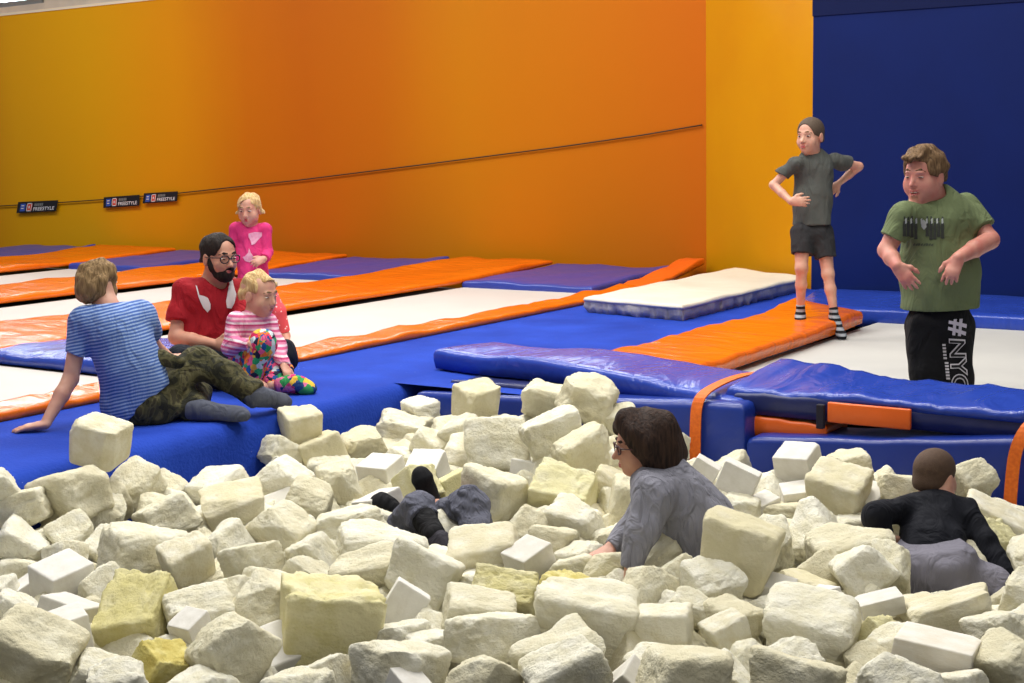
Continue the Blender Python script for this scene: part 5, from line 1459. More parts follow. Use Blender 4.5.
# ------------------------------------------------------------------ boy in the green shirt
def boy_green():
    D = 7.62
    J = lambda x, y, dd=0.0: at(x, y, D + dd)
    p = Person(V3(*atY(940, 400, 7.45)[:2], -.28), 'laughing boy in olive green t-shirt and black trousers with white lettering')
    B = p.base; n = facing(-22)
    hd = Head(J(924, 174.5, -.02), .275, -48, 6, 0)
    b = Solid(); hd.shape(b, .045, 1.15, .035); nb = J(934, 203, .06); hd.neck(b, nb, .072, .085)
    shL, shR = J(905, 215, -.04), J(966, 208, .10)
    pel, wai, che = J(939, 308, .06), J(940, 268, .05), J(937, 232, .05)
    b.chain([(pel, .14), (wai, .15), (che, .14)], .06, (n, .76)); b.cone(shL, shR, .055, None, .06)
    elL, wrL = J(886.5, 250, -.02), J(897, 266, -.14)
    elR, wrR = J(990, 240, .0), J(958, 258, -.22)
    b.chain([(shL, .058), (elL, .044)], .02); b.chain([(elL, .046), ((elL + wrL) / 2, .042), (wrL, .030)], .014)
    b.chain([(shR, .060), (elR, .046)], .02); b.chain([(elR, .050), ((elR + wrR) / 2, .046), (wrR, .032)], .014)
    hand(b, wrL, J(911, 284, -.17) - wrL, J(906, 275, .1) - wrL, J(904, 266, -.2) - wrL, .165, (.1, .2, .3, .4))
    hand(b, wrR, J(948, 282, -.24) - wrR, J(960, 275, .0) - wrR, J(943, 268, -.26) - wrR, .165, (.35, .45, .5, .55))
    hips = [J(922, 326, .06), J(956, 328, .09)]; kn = [J(927, 372, .02), J(955, 376, .06)]; an = [J(930, 428, .10), J(955, 432, .14)]
    for h_, k_, a_ in zip(hips, kn, an): b.chain([(h_, .085), (k_, .055), (a_, .036)], .03); foot(b, a_, a_ + facing(-20) * .17 - UP * .05, .035, UP)
    p.add('body', b, M_SKINPINK, .0045)
    s = Solid(); s.chain([(J(939, 308, .06), .202), (J(940, 275, .05), .192), (wai, .186), (che, .172)], .06, (n, .80)); s.cone(shL, shR, .066, None, .14); s.cone(J(935, 207, .06), J(936, 222, .06), .12, .16, .09, (n, .7))
    for sh, el, f in ((shL, elL, .66), (shR, elR, .66)):
        c = sh + (el - sh) * f; s.cone(sh, el, .064, .076, .06, None, [(c, el - sh)])
    s.cut(J(939, 309.5, 0), -UP + RH * .04); s.cone(nb - UP * .015, hd.p(0, -.05, -.2), .086, .08, .015, op='s')
    s.wrinkle(.006, 3.6, 63, (1, 1, .7)); mt = cloth('olive_tee', (112, 124, 88), (100, 112, 78)); p.add('t_shirt', s, mt, .0055); shirt = s
    # print on the chest: a row of dark figures with a pale middle one, and a line of script below
    G = []; rs = random.Random(4)
    for i in range(11):
        x = 904.5 + i * 3.8; w = 1.7; top = 218 + rs.uniform(-1, 1.5); bt = 237 + rs.uniform(-1, 3)
        if 4 <= i <= 5: continue
        G.append([(x - w * .45, top - 1.2), (x + w * .45, top - 1.2), (x + w * .5, top + 2), (x - w * .5, top + 2)]); top += 3.2
        G.append([(x - w * .5, top), (x + w * .5, top), (x + w, top + 4), (x + w * .8, top + 11), (x + w * 1.0, bt), (x + w * .2, bt), (x, top + 11), (x - w * .3, bt), (x - w * 1.1, bt), (x - w * .9, top + 11), (x - w, top + 4)])
    decal('chest_print', p.root, B, plain('dark_print', (54, 58, 52), .8), shirt, G, d0=6.4)
    decal('chest_print', p.root, B, plain('pale_print', (176, 182, 178), .8), shirt, [[(921, 222), (923.5, 219.5), (926, 222), (926.5, 227), (924, 230), (921.5, 227)]] + [[(905 + i * 5.2, 219), (906.6 + i * 5.2, 218), (907 + i * 5.2, 223), (905.2 + i * 5.2, 224)] for i in range(8)], .0045, d0=6.4)
    decal('chest_script', p.root, B, plain('script_print', (66, 74, 58), .8), shirt, [[(913 + i * 2.6, 244 + .8 * math.sin(i * 2.1)), (915.2 + i * 2.6, 243.2), (915 + i * 2.6, 245.4), (913 + i * 2.6, 246)] for i in range(8)], d0=6.4)
    s = Solid(); s.chain([(J(939, 302, .06), .150), (J(939, 322, .06), .168)], .06, (n, .80))
    for h_, k_, a_ in zip(hips, kn, an): s.chain([(h_, .104), (k_, .086), (a_, .062)], .03)
    s.cut(J(939, 302, 0), UP); s.wrinkle(.006, 4.5, 64, (1, 1, .5)); p.add('trousers', s, cloth('black_trousers', (20, 20, 24), (16, 16, 20)), .006); tr = s
    # lettering down the trouser leg, drawn flat then laid on the cloth
    def letters(body, quad, mat, off, lift, name):
        me = text_mesh(body, 1.0, off, 4); bm = bmesh.new(); bm.from_mesh(me)
        co = np.array([v.co[:2] for v in bm.verts]); lo, hi = co.min(0), co.max(0)
        for v in bm.verts:
            u = (v.co.x - lo[0]) / (hi[0] - lo[0]); w = (v.co.y - lo[1]) / (hi[1] - lo[1])
            q = (1 - w) * ((1 - u) * quad[3] + u * quad[2]) + w * ((1 - u) * quad[0] + u * quad[1]); v.co = (q[0], q[1], 0)
        bmesh.ops.triangulate(bm, faces=bm.faces[:])
        for _ in range(3):
            es = [e for e in bm.edges if e.calc_length() > 3]
            if not es: break
            bmesh.ops.subdivide_edges(bm, edges=es, cuts=1); bmesh.ops.triangulate(bm, faces=bm.faces[:])
        o = lay(name, p.root, B, mat, tr, bm, lift, 6.6); return o
    A = lambda *q: [np.array(v, float) for v in q]
    MW = plain('white_print', (214, 210, 216), .7); MB = plain('black_print', (18, 18, 22), .8)
    # text runs down the leg: its top edge faces right
    letters('#', A((967.5, 318.5), (965.5, 337), (947.5, 334.5), (949, 319.5)), plain('lilac_print', (206, 200, 214), .7), .03, .006, 'hash_sign')
    letters('NYC', A((965.5, 339.5), (969, 391), (951.5, 393), (948.5, 338.5)), MW, .045, .006, 'lettering')
    letters('NYC', A((964.6, 341.2), (967.8, 389.6), (952.7, 391.4), (949.6, 340.4)), MB, .0, .009, 'lettering')
    bars = [[(942.2 + .3 * i, 344 + i * 3.3), (945.6 + .3 * i, 344 + i * 3.3), (945.7 + .3 * i, 346 + i * 3.3), (942.4 + .3 * i, 346 + i * 3.3)] for i in range(5)] + [[(944.6 + .3 * i, 362 + i * 3.1), (948.4 + .3 * i, 362 + i * 3.1), (948.5 + .3 * i, 364 + i * 3.1), (944.8 + .3 * i, 364 + i * 3.1)] for i in range(6)]
    decal('small_lettering', p.root, B, MW, tr, bars, .006, d0=6.6)
    h = hd.hair(.05, face=(.37, .46, .52), fz=-.16, lift=.02, clipz=(0, -.06, .34))
    for i, (x, y, z) in enumerate(((-.16, .36, .40), (-.05, .42, .40), (.06, .42, .41), (.15, .36, .40))): h.cone(hd.p(x * .9, .14, .46), hd.p(x, y + .02, z - .03), .085 * hd.S, .045 * hd.S, .02)
    h.wrinkle(.005, 9, 71); p.add('hair', h, M_HBROWN, .0045)
    hd.eyes(p.root, B, M_IBROWN, (-.1, -.05), .55); hd.brows(p.root, B, M_HBROWN, .013, .012, .014)
    m = Solid(); ys = hd.surf(0, -.30); m.ell(hd.p(0, ys - .03, -.30), hd.X, hd.S * np.array((.10, .05, .036)), .01); p.add('open_mouth', m, M_MOUTH, .003)
    m = Solid(); m.ell(hd.p(0, ys - .006, -.288), hd.X, hd.S * np.array((.08, .03, .016)), .01); p.add('teeth', m, M_TEETH, .003)
    hd.lips(p.root, B, M_LIPS, .03, .12, .04)
boy_green()

# ------------------------------------------------------------------ girl standing in pink
def girl_pink():
    D = 10.25
    J = lambda x, y, dd=0.0: at(x, y, D + dd)
    p = Person(atz(276, 340, .0), 'small blond girl in pink top standing on the trampoline behind the man')
    B = p.base; n = facing(8)
    hd = Head(J(249.5, 209, -.02), .222, -12, 8)
    b = Solid(); hd.shape(b, .02, .95); nb = J(250, 224.5, .03); hd.neck(b, nb, .036)
    shL, shR = J(236, 229, .02), J(264.5, 229.5, .02)
    pel, wai, che = J(254, 278, .03), J(252, 257, .03), J(250.5, 239, .03)
    b.chain([(pel, .085), (wai, .078), (che, .085)], .05, (n, .68)); b.cone(shL, shR, .03, None, .04)
    elR, wrR = J(268, 252, .0), J(264, 259, -.10); elL, wrL = J(231, 250, .03), J(232, 268, -.02)
    for a, e, w in ((shR, elR, wrR), (shL, elL, wrL)): b.chain([(a, .032), (e, .026), (w, .019)], .015)
    hand(b, wrR, J(258.5, 261.5, -.13) - wrR, J(262, 266, .05) - wrR, J(259, 254, -.1) - wrR, .115, (.3, .4, .5, .6))
    hand(b, wrL, -UP, RH, n, .115)
    hips = [J(247, 284, .02), J(263, 284, .02)]; kn = [J(255, 312, .0), J(279, 311, .0)]; an = [J(262, 334, .05), J(286, 334, .05)]
    for h_, k_, a_ in zip(hips, kn, an): b.chain([(h_, .055), (k_, .038), (a_, .024)], .02); foot(b, a_ - UP * .01, a_ + n * .10 - UP * .045, .023, UP)
    p.add('body', b, M_SKIN, .0045)
    s = Solid(); s.chain([(J(254, 282, .03), .118), (wai, .104), (che, .106)], .05, (n, .70)); s.cone(shL, shR, .042, None, .05)
    for a, e, w in ((shR, elR, wrR), (shL, elL, wrL)):
        s.chain([(a, .046), (e, .040)], .02); s.cone(e, w, .040, .032, .015, None, [(w - (w - e) * .12, w - e)])
    s.cut(J(254, 284, 0), -UP); s.cone(nb - UP * .02, hd.p(0, -.05, -.2), .046, None, .012, op='s'); s.wrinkle(.003, 6, 65); p.add('top', s, cloth('pink_top', (222, 62, 128), (206, 50, 114)), .005)
    mw = plain('silver_print', (236, 196, 214), .4, (60, (220, 120, 168), .9))
    decal('chest_print', p.root, B, mw, s, [[(248.5, 233.5), (255, 232), (262, 232.5), (262, 236), (258, 240), (255, 244), (251.5, 245), (250.5, 240.5), (248.5, 237)], [(249, 248), (251, 253), (255.5, 259.5), (257, 262), (250, 262.5), (245, 261), (242.5, 257), (244.5, 256.5), (248, 253)]], d0=9.2)
    s = Solid(); s.chain([(J(254, 276, .03), .100), (J(255, 284, .02), .104)], .04, (n, .75))
    for h_, k_, a_ in zip(hips, kn, an): s.chain([(h_, .066), (k_, .048)], .03); s.cone(k_, a_, .048, .034, .02, None, [(a_ + (k_ - a_) * .10, a_ - k_)])
    dots = NT('pink_dotted_leggings'); dots.b.inputs['Roughness'].default_value = .85; c = dots.coord(); vo = dots.new('ShaderNodeTexVoronoi', in_Scale=34.0); dots.lk(c, 0, vo, 'Vector')
    r = dots.ramp([(0, lin((250, 226, 224))), (.20, lin((232, 84, 92)))], 'CONSTANT'); dots.lk(vo, 'Distance', r, 'Fac'); dots.lk(r, 'Color', dots.b, 'Base Color')
    p.add('leggings', s, dots.m, .005)
    h = hd.hair(.03, face=(.35, .44, .62), fz=-.22, clipz=(0, -.16, .1))
    h.ball(hd.p(.0, -.46, .12), .14 * hd.S, .04)
    for sx in (-1, 1): h.chain([(hd.p(sx * .33, .02, .08), .05 * hd.S), (hd.p(sx * .41, -.02, -.10), .035 * hd.S), (hd.p(sx * .44, .02, -.22), .012 * hd.S)], .015)
    h.wrinkle(.004, 10, 72); p.add('hair', h, M_HBLOND, .004)
    hd.eyes(p.root, B, M_IBROWN, (0, -.2), .9); hd.brows(p.root, B, M_HDKBLOND, .012); hd.lips(p.root, B, plain('red_lips', (196, 62, 72), .4), .006, .055)
girl_pink()

# ------------------------------------------------------------------ bearded man in red, sitting
def man_red():
    D = 8.62
    J = lambda x, y, dd=0.0: at(x, y, D + dd)
    p = Person(atz(232, 378, .0), 'bearded man with glasses in a red t-shirt, sitting on the blue deck')
    B = p.base; n = facing(28)
    hd = Head(J(219.5, 256, -.02), .272, 46, 6)
    b = Solid(); hd.shape(b); nb = J(212, 284, .05); hd.neck(b, nb, .062, .072)
    shL, shR = J(184.5, 292, .02), J(238.5, 292, .10)
    pel, wai, che = J(212, 362, .08), J(210, 335, .06), J(210, 308, .05)
    b.chain([(pel, .135), (wai, .13), (che, .14)], .06, (n, .68)); b.cone(shL, shR, .055, None, .06)
    elL, wrL = J(176, 337, -.05), J(216, 344.5, -.20); elR, wrR = J(246, 330, -.05), J(250, 352, -.30)
    b.chain([(shL, .056), (elL, .044)], .02); b.chain([(elL, .045), ((elL * .6 + wrL * .4), .042), (wrL, .029)], .015)
    b.chain([(shR, .056), (elR, .044)], .02); b.chain([(elR, .045), (wrR, .029)], .015)
    hand(b, wrL, J(236, 346, -.28) - wrL, J(226, 346, .1) - wrL, UP, .18, (.3, .35, .4, .45))
    hand(b, wrR, J(243, 362, -.34) - wrR, J(245, 356, -.1) - wrR, J(240, 350, -.3) - wrR, .17)
    hips = [J(199, 366, .02), J(224, 368, .10)]; kn = [J(182, 362, -.42), J(281, 357, -.12)]; an = [J(232, 380, -.36), J(240, 378, -.20)]
    for h_, k_, a_ in zip(hips, kn, an): b.chain([(h_, .08), (k_, .055), (a_, .04)], .03)
    p.add('body', b, M_SKINMAN, .005)
    s = Solid(); s.chain([(J(212, 358, .08), .172), (wai, .168), (che, .172)], .06, (n, .72)); s.cone(shL, shR, .066, None, .07)
    for sh, el, f in ((shL, elL, .66), (shR, elR, .7)):
        c = sh + (el - sh) * f; s.cone(sh, el, .073, .076, .03, None, [(c, el - sh)])
    s.cut(J(212, 358, 0), -UP); s.cone(nb + n * .03 - UP * .035, hd.p(0, .0, -.15), .074, .07, .012, op='s'); s.wrinkle(.006, 4, 66, (1, 1, .6)); p.add('t_shirt', s, cloth('red_tee', (164, 26, 38), (144, 20, 32)), .006)
    mw = plain('white_print', (214, 208, 208), .8)
    decal('shirt_print', p.root, B, mw, s, [[(195.5, 285), (197, 286), (199.5, 295), (204, 296), (208, 298), (210.5, 304), (210.5, 309), (207.5, 312.5), (203.5, 308), (201, 303), (198.5, 297)], [(230.5, 277), (232.5, 280), (235, 290), (236.5, 294), (234.5, 295), (234.5, 303), (231.5, 308.5), (227, 308), (226, 301), (228.5, 295), (232.5, 293), (231, 286)]], d0=7.4)
    s = Solid(); s.chain([(J(212, 356, .08), .155), (J(212, 366, .08), .16)], .05, (n, .8))
    for h_, k_, a_ in zip(hips, kn, an): s.chain([(h_, .105), (k_, .086), (a_, .065)], .05)
    s.wrinkle(.006, 4, 67); p.add('trousers', s, cloth('dark_navy_trousers', (26, 30, 42), (20, 24, 34)), .006)
    h = hd.hair(.032, face=(.35, .46, .60), fz=-.14, clipz=(0, -.06, .34)); h.wrinkle(.003, 9, 73); p.add('hair', h, M_HBLACK, .0045)
    bd = Solid(); bd.ell(hd.p(0, .085, -.30), hd.X, hd.S * np.array((.275, .285, .215)), .03); bd.cone(hd.p(-.08, .39, -.225), hd.p(.08, .39, -.225), .028 * hd.S, None, .02)
    bd.ell(hd.p(0, .24, -.44), hd.X, hd.S * np.array((.12, .12, .10)), .05)
    for sx in (-1, 1): bd.cone(hd.p(sx * .30, .05, -.05), hd.p(sx * .27, .12, -.25), .05 * hd.S, .07 * hd.S, .03)
    bd.ell(hd.p(0, .44, -.285), hd.X, hd.S * np.array((.075, .08, .03)), .01, 's'); bd.ell(hd.p(0, .30, -.02), hd.X, hd.S * np.array((.26, .30, .16)), .03, 's')
    bd.cut(hd.p(0, -.08, 0), -hd.f); bd.wrinkle(.003, 12, 74); p.add('beard', bd, M_HBLACK, .004)
    hd.eyes(p.root, B, M_IBROWN, (.1, -.1), .8); hd.brows(p.root, B, M_HBLACK, .02); hd.lips(p.root, B, M_LIPS, 0, .07, .01); hd.glasses(p.root, B, plain('dark_glasses_frame', (26, 24, 28), .3))
man_red()

# ------------------------------------------------------------------ little girl in his lap
def girl_lap():
    D = 8.22
    J = lambda x, y, dd=0.0: at(x, y, D + dd)
    p = Person(atz(258, 388, .0), 'little girl in pink striped top and colourful leggings in the man\'s lap')
    B = p.base; n = facing(62)
    hd = Head(J(259.5, 293.5, .0), .252, 60, 10)
    b = Solid(); hd.shape(b, .03, .95, nose=.6); nb = J(252.5, 315, .03); hd.neck(b, nb, .040)
    shL, shR = J(237.5, 321, -.08), J(268, 321, .12)
    pel, wai, che = J(247, 367, .04), J(249, 347, .03), J(251.5, 330, .03)
    b.chain([(pel, .10), (wai, .088), (che, .09)], .05, (n, .74)); b.cone(shL, shR, .034, None, .05)
    elL, wrL = J(229, 347, -.12), J(250, 344, -.24); elR, wrR = J(276, 343, .06), J(284, 366, -.06)
    for a, e, w in ((shL, elL, wrL), (shR, elR, wrR)): b.chain([(a, .034), (e, .03), (w, .021)], .015)
    hand(b, wrL, J(262, 341, -.28) - wrL, J(256, 350, -.2) - wrL, J(256, 338, -.3) - wrL, .11, (.5, .5, .6, .6)); hand(b, wrR, J(288, 375, -.1) - wrR, -FH * .2 - UP, RH, .11, (.3, .4, .4, .5))
    hips = [J(243, 366, -.06), J(256, 368, .10)]; kn = [J(263.5, 342, -.22), J(282, 372, .02)]; an = [J(250, 376, -.20), J(266, 387, -.14)]
    b.chain([(hips[0], .062), (kn[0], .046), (an[0], .032)], .02); b.chain([(hips[1], .062), (kn[1], .044), (J(268, 386, -.14), .03), (J(284, 386, -.15), .03)], .02)
    foot(b, an[0] - UP * .02, J(266, 386, -.26), .028, UP)
    p.add('body', b, M_SKIN, .0045)
    cols = [(0, (206, 92, 138)), (.16, (236, 200, 214)), (.30, (222, 132, 166)), (.44, (196, 70, 120)), (.56, (240, 214, 222)), (.70, (214, 120, 158)), (.86, (232, 184, 202))]
    s = Solid(); s.chain([(J(247, 364, .04), .122), (wai, .114), (che, .112)], .05, (n, .80)); s.cone(shL, shR, .046, None, .06)
    for a, e, w in ((shL, elL, wrL), (shR, elR, wrR)): s.chain([(a, .052), (e, .050)], .03); s.cone(e, w, .050, .034, .015, None, [(w, w - e)])
    s.cut(J(247, 366, 0), -UP); s.cone(nb - UP * .02, hd.p(0, -.05, -.2), .050, None, .012, op='s'); s.wrinkle(.004, 5, 68)
    p.add('top', s, stripes('pink_stripes', UP + RH * .12, .085, cols), .005)
    s = Solid(); s.chain([(pel, .10), (J(249, 372, .02), .11)], .04, (n, .85)); s.chain([(hips[0], .088), (kn[0], .070), (an[0], .058)], .03); s.chain([(hips[1], .085), (kn[1], .066)], .03)
    s.cone(kn[1], J(270, 385, -.12), .066, .05, .03); s.wrinkle(.004, 5, 69)
    gaudy = patches('gaudy_leggings', 32.0, [(206, 44, 92), (34, 84, 150), (40, 150, 96), (232, 180, 70), (196, 210, 214), (222, 92, 140), (28, 30, 60), (226, 110, 50)], 'voronoi'); p.add('leggings', s, gaudy, .005)
    s = Solid(); s.cone(J(281, 385.5, -.15), J(290, 384, -.15), .040, .042, .02); foot(s, J(290, 381, -.15), J(316, 385.5, -.16), .046, UP)
    p.add('slipper_sock', s, patches('gaudy_sock', 24.0, [(206, 60, 110), (36, 70, 120), (60, 160, 90), (236, 190, 70), (226, 120, 160), (40, 40, 56)], 'voronoi'), .005)
    h = hd.hair(.022, face=(.44, .56, .64), fz=-.20, clipz=(0, -.10, .30))
    for sx in (-1, 1): h.ell(hd.p(sx * .37, -.01, -.08), hd.X, hd.S * np.array((.10, .12, .15)), .02, 's')
    h.chain([(hd.p(0, -.44, -.05), .10 * hd.S), (hd.p(-.02, -.44, -.25), .07 * hd.S), (hd.p(-.03, -.40, -.42), .05 * hd.S)], .02)
    for k in range(5):      # braid along the side of the head
        a = .95 - .42 * k; h.ball(hd.p(-.33 + .02 * k, .16 - .13 * k, .22 - .05 * k), .055 * hd.S, .015)
    h.wrinkle(.004, 9, 75); p.add('hair', h, M_HBLOND, .004)
    hd.eyes(p.root, B, M_IBROWN, (0, -.1), .6); hd.brows(p.root, B, M_HDKBLOND, .011); hd.lips(p.root, B, M_LIPS, 0, .06)
girl_lap()

# ------------------------------------------------------------------ boy in the striped shirt, seen from behind
def boy_stripes():
    D = 7.30
    J = lambda x, y, dd=0.0: at(x, y, D + dd)
    p = Person(atz(150, 424, .0), 'boy in blue striped t-shirt and camouflage trousers, sitting with his back turned')
    B = p.base; n = facing(160)
    hd = Head(J(99.5, 283, .06), .225, 148, -2, -6)
    b = Solid(); hd.shape(b, .02); nb = J(107, 305, .02); hd.neck(b, nb, .052, .06)
    shL, shR = J(82, 322, -.02), J(142, 317, .04)
    pel, wai, che = J(143, 404, .02), J(128, 372, .0), J(115, 336, .0)
    b.chain([(pel, .11), (wai, .11), (che, .125)], .06, (n, .68)); b.cone(shL, shR, .05, None, .06)
    elL = J(70.5, 379, -.02); wrL = atz(45, 424.5, .035); elR, wrR = J(153, 345, .27), J(170, 358, .42)
    b.chain([(shL, .048), (elL, .039)], .02); b.chain([(elL, .040), (elL * .65 + wrL * .35, .039), (wrL, .025)], .015)
    b.chain([(shR, .048), (elR, .038), (wrR, .026)], .02)
    tip = atz(10, 430, .012); hand(b, wrL, tip - wrL, -UP, FH, .175, (.05, .08, .1, .12), .14)
    hand(b, wrR, RH + FH, -UP, -FH, .16)
    hipF, knF, anF = J(160, 388, .10), J(198, 362, .20), J(256, 395, .14); hipN, knN = J(150, 406, -.02), J(196, 396, .34); anN = atz(196, 411, .05)
    b.chain([(hipF, .062), (knF, .05), (anF, .036)], .02); b.chain([(hipN, .058), (knN, .05), (anN, .036)], .02)
    p.add('body', b, M_SKIN, .005)
    s = Solid(); s.chain([(J(131, 404, .02), .160), (J(136, 388, .02), .160), (J(130, 372, .0), .165), (che, .166)], .06, (n, .78)); s.cone(shL, shR, .062, None, .08)
    for sh, el, f in ((shL, elL, .60), (shR, elR, .6)):
        c = sh + (el - sh) * f; s.cone(sh, el, .070, .064, .03, None, [(c, el - sh)])
    ax = unit(che - pel); s.cut(J(120, 419.5, 0), -UP); s.cut(J(147, 404, 0), RH * .65 - UP * .75); s.cone(nb - UP * .01, hd.p(0, -.05, -.2), .066, .07, .012, op='s')
    s.wrinkle(.006, 3.5, 76, (1, 1, .7)); p.add('t_shirt', s, stripes('blue_white_stripes', ax * .8 + UP * .6, .0165, [(0, (66, 98, 168)), (.55, (146, 168, 208))], .25), .0055)
    camo = patches('camouflage', 11.0, [(40, 40, 30), (66, 64, 42), (84, 80, 54), (58, 54, 38)], 'noise')
    s = Solid(); s.chain([(J(141, 397, .02), .138), (pel, .148)], .05, (n, .84)); s.chain([(hipF, .105), (knF, .086)], .05); s.cone(knF, anF, .086, .070, .04, None, [(anF, anF - knF)])
    s.chain([(hipN, .10), (knN, .08)], .05); s.cone(knN, anN, .08, .062, .04, None, [(anN + RH * .01, anN - knN)])
    s.cone(J(163, 358, .0), J(180, 362, .0), .030, .026, .03); s.cut(V3(0, 0, .004), -UP); s.wrinkle(.008, 3.6, 77); p.add('trousers', s, camo, .006)
    sk = cloth('grey_socks', (88, 92, 106), (76, 80, 94))
    for a_, t_, dd in ((anF, (289, 398), .0), (anN, (249, 411), 0)):
        s = Solid(); toe = atz(t_[0], t_[1], .055); a2 = a_.copy(); a2[2] = max(a2[2], .062); d = unit(toe - a2); s.cone(a2 - d * .02, a2 + d * .02, .048, .048, .02); foot(s, a2 + d * .02, toe, .046, UP); s.cut(V3(0, 0, .004), -UP); p.add('sock', s, sk, .005)
    h = hd.hair(.075, face=(.34, .42, .46), fz=-.2, clipz=(0, -.40, .14))
    h.ell(hd.p(0, -.16, -.12), hd.X, hd.S * np.array((.395, .37, .37)), .06); h.ell(hd.p(0, .48, -.22), hd.X, hd.S * np.array((.38, .46, .46)), .03, 's')
    h.ell(hd.p(.44, .04, -.06), hd.X, hd.S * np.array((.13, .12, .17)), .03, 's')
    h.wrinkle(.005, 8, 78); p.add('hair', h, M_HDKBLOND, .0045)
    hd.eyes(p.root, B, M_IBLUE); hd.brows(p.root, B, M_HDKBLOND, .014); hd.lips(p.root, B, M_LIPS)
boy_stripes()

# ------------------------------------------------------------------ woman in grey in the foam
def woman_grey():
    D = 5.42
    J = lambda x, y, dd=0.0: at(x, y, D + dd)
    p = Person(J(705, 575, .05), 'dark haired woman with glasses in grey long sleeved top, amid the foam')
    B = p.base; n = facing(-90, 45)
    hd = Head(J(641, 444, .0), .232, -82, 6)
    b = Solid(); hd.shape(b, nose=1.6); nb = J(655, 477, .02); hd.neck(b, nb, .052, .06)
    shN, shF = J(652, 496, -.15), J(658, 486, .17)
    pel, wai, che = J(708, 548, .04), J(693, 516, .02), J(671, 492, .01)
    b.chain([(pel, .135), (wai, .12), (che, .125)], .06, (n, .72)); b.cone(shN, shF, .05, None, .06)
    elN, wrN = J(643, 530, -.19), J(632, 566, -.20); elF, wrF = J(634, 530, .20), J(611, 549, .14)
    b.chain([(shN, .050), (elN, .042), (wrN, .029)], .02); b.chain([(shF, .050), (elF, .042), (wrF, .029)], .02)
    hand(b, wrN, J(626, 590, -.22) - wrN, -RH, FH, .17); hand(b, wrF, J(598, 556, .10) - wrF, -UP, -FH, .165, (.2, .3, .3, .3))
    kn = [J(676, 590, -.1), J(684, 585, .16)]; an = [J(740, 610, -.05), J(745, 600, .15)]
    for hx, k_, a_ in zip((-.05, .1), kn, an): b.chain([(J(706, 568, hx), .07), (k_, .055), (a_, .04)], .03)
    p.add('body', b, M_SKINMAN, .0045)
    s = Solid(); s.chain([(J(703, 566, .03), .158), (J(704, 545, .03), .156), (wai, .148), (che, .152)], .07, (n, .84)); s.cone(shN, shF, .062, None, .08); s.cone(nb, che, .07, .09, .05)
    for sh, el, wr in ((shN, elN, wrN), (shF, elF, wrF)): s.chain([(sh, .070), (el, .058)], .04); s.cone(el, wr, .058, .042, .02, None, [(wr, wr - el)])
    s.cut(J(704, 572, 0), -UP); s.cone(nb + UP * .0, hd.p(0, -.05, -.2), .060, .064, .015, op='s')
    s.wrinkle(.006, 4.5, 79, (1.0, 1.0, .5)); p.add('top', s, cloth('grey_jersey', (146, 146, 158), (134, 134, 146), 8, 1.0, .85, (2.2, 2.2, .8)), .0055)
    s = Solid(); s.chain([(J(706, 550, .04), .138), (J(704, 566, .04), .148)], .05)
    for hx, k_, a_ in zip((-.05, .1), kn, an): s.chain([(J(706, 568, hx), .095), (k_, .075), (a_, .055)], .04)
    s.cut(J(706, 546, 0), UP); p.add('trousers', s, cloth('grey_trousers', (74, 74, 82)), .007)
    h = hd.hair(.06, face=(.42, .42, .58), fz=-.22)
    h.ell(hd.p(0, -.20, -.02), hd.X, hd.S * np.array((.41, .42, .42)), .08)
    h.chain([(hd.p(-.31, -.14, -.06), .13 * hd.S), (hd.p(-.31, -.16, -.28), .11 * hd.S), (hd.p(-.28, -.26, -.40), .06 * hd.S)], .06); h.chain([(hd.p(.31, -.14, -.06), .13 * hd.S), (hd.p(.31, -.16, -.30), .10 * hd.S)], .06)
    h.chain([(hd.p(0, -.40, -.08), .20 * hd.S), (hd.p(0, -.50, -.26), .14 * hd.S), (hd.p(0, -.66, -.28), .07 * hd.S)], .07); h.chain([(hd.p(-.14, -.42, -.15), .15 * hd.S), (hd.p(-.18, -.46, -.38), .07 * hd.S)], .05)
    h.chain([(hd.p(-.02, .24, .42), .09 * hd.S), (hd.p(-.27, .20, .26), .06 * hd.S), (hd.p(-.36, .04, .04), .05 * hd.S)], .05); h.chain([(hd.p(.04, .24, .42), .09 * hd.S), (hd.p(.27, .20, .26), .06 * hd.S), (hd.p(.36, .04, .04), .05 * hd.S)], .05)
    for k in range(9):
        a = -1.25 + .31 * k; q = (.36 * math.sin(a), -.10 - .36 * math.cos(a)); h.chain([(hd.p(q[0], q[1], -.15), .10 * hd.S), (hd.p(q[0] * 1.06, q[1] * 1.06, -.34 - .05 * (k % 3)), .055 * hd.S), (hd.p(q[0] * 1.22, q[1] * 1.2, -.43 - .06 * (k % 3)), .022 * hd.S)], .03)
    h.ell(hd.p(0, .50, -.24), hd.X, hd.S * np.array((.40, .43, .50)), .03, 's'); h.ell(hd.p(0, .42, -.34), hd.X, hd.S * np.array((.46, .42, .36)), .04, 's'); h.wrinkle(.006, 7, 80, (1, 1, .4)); p.add('hair', h, M_HDARK, .0045)
    hd.eyes(p.root, B, M_IBROWN, (0, -.1), .8); hd.brows(p.root, B, M_HDARK, .016); hd.lips(p.root, B, M_LIPS, .0, .065, .01); hd.glasses(p.root, B, plain('maroon_glasses_frame', (70, 30, 40), .3), .105, .07)
woman_grey()

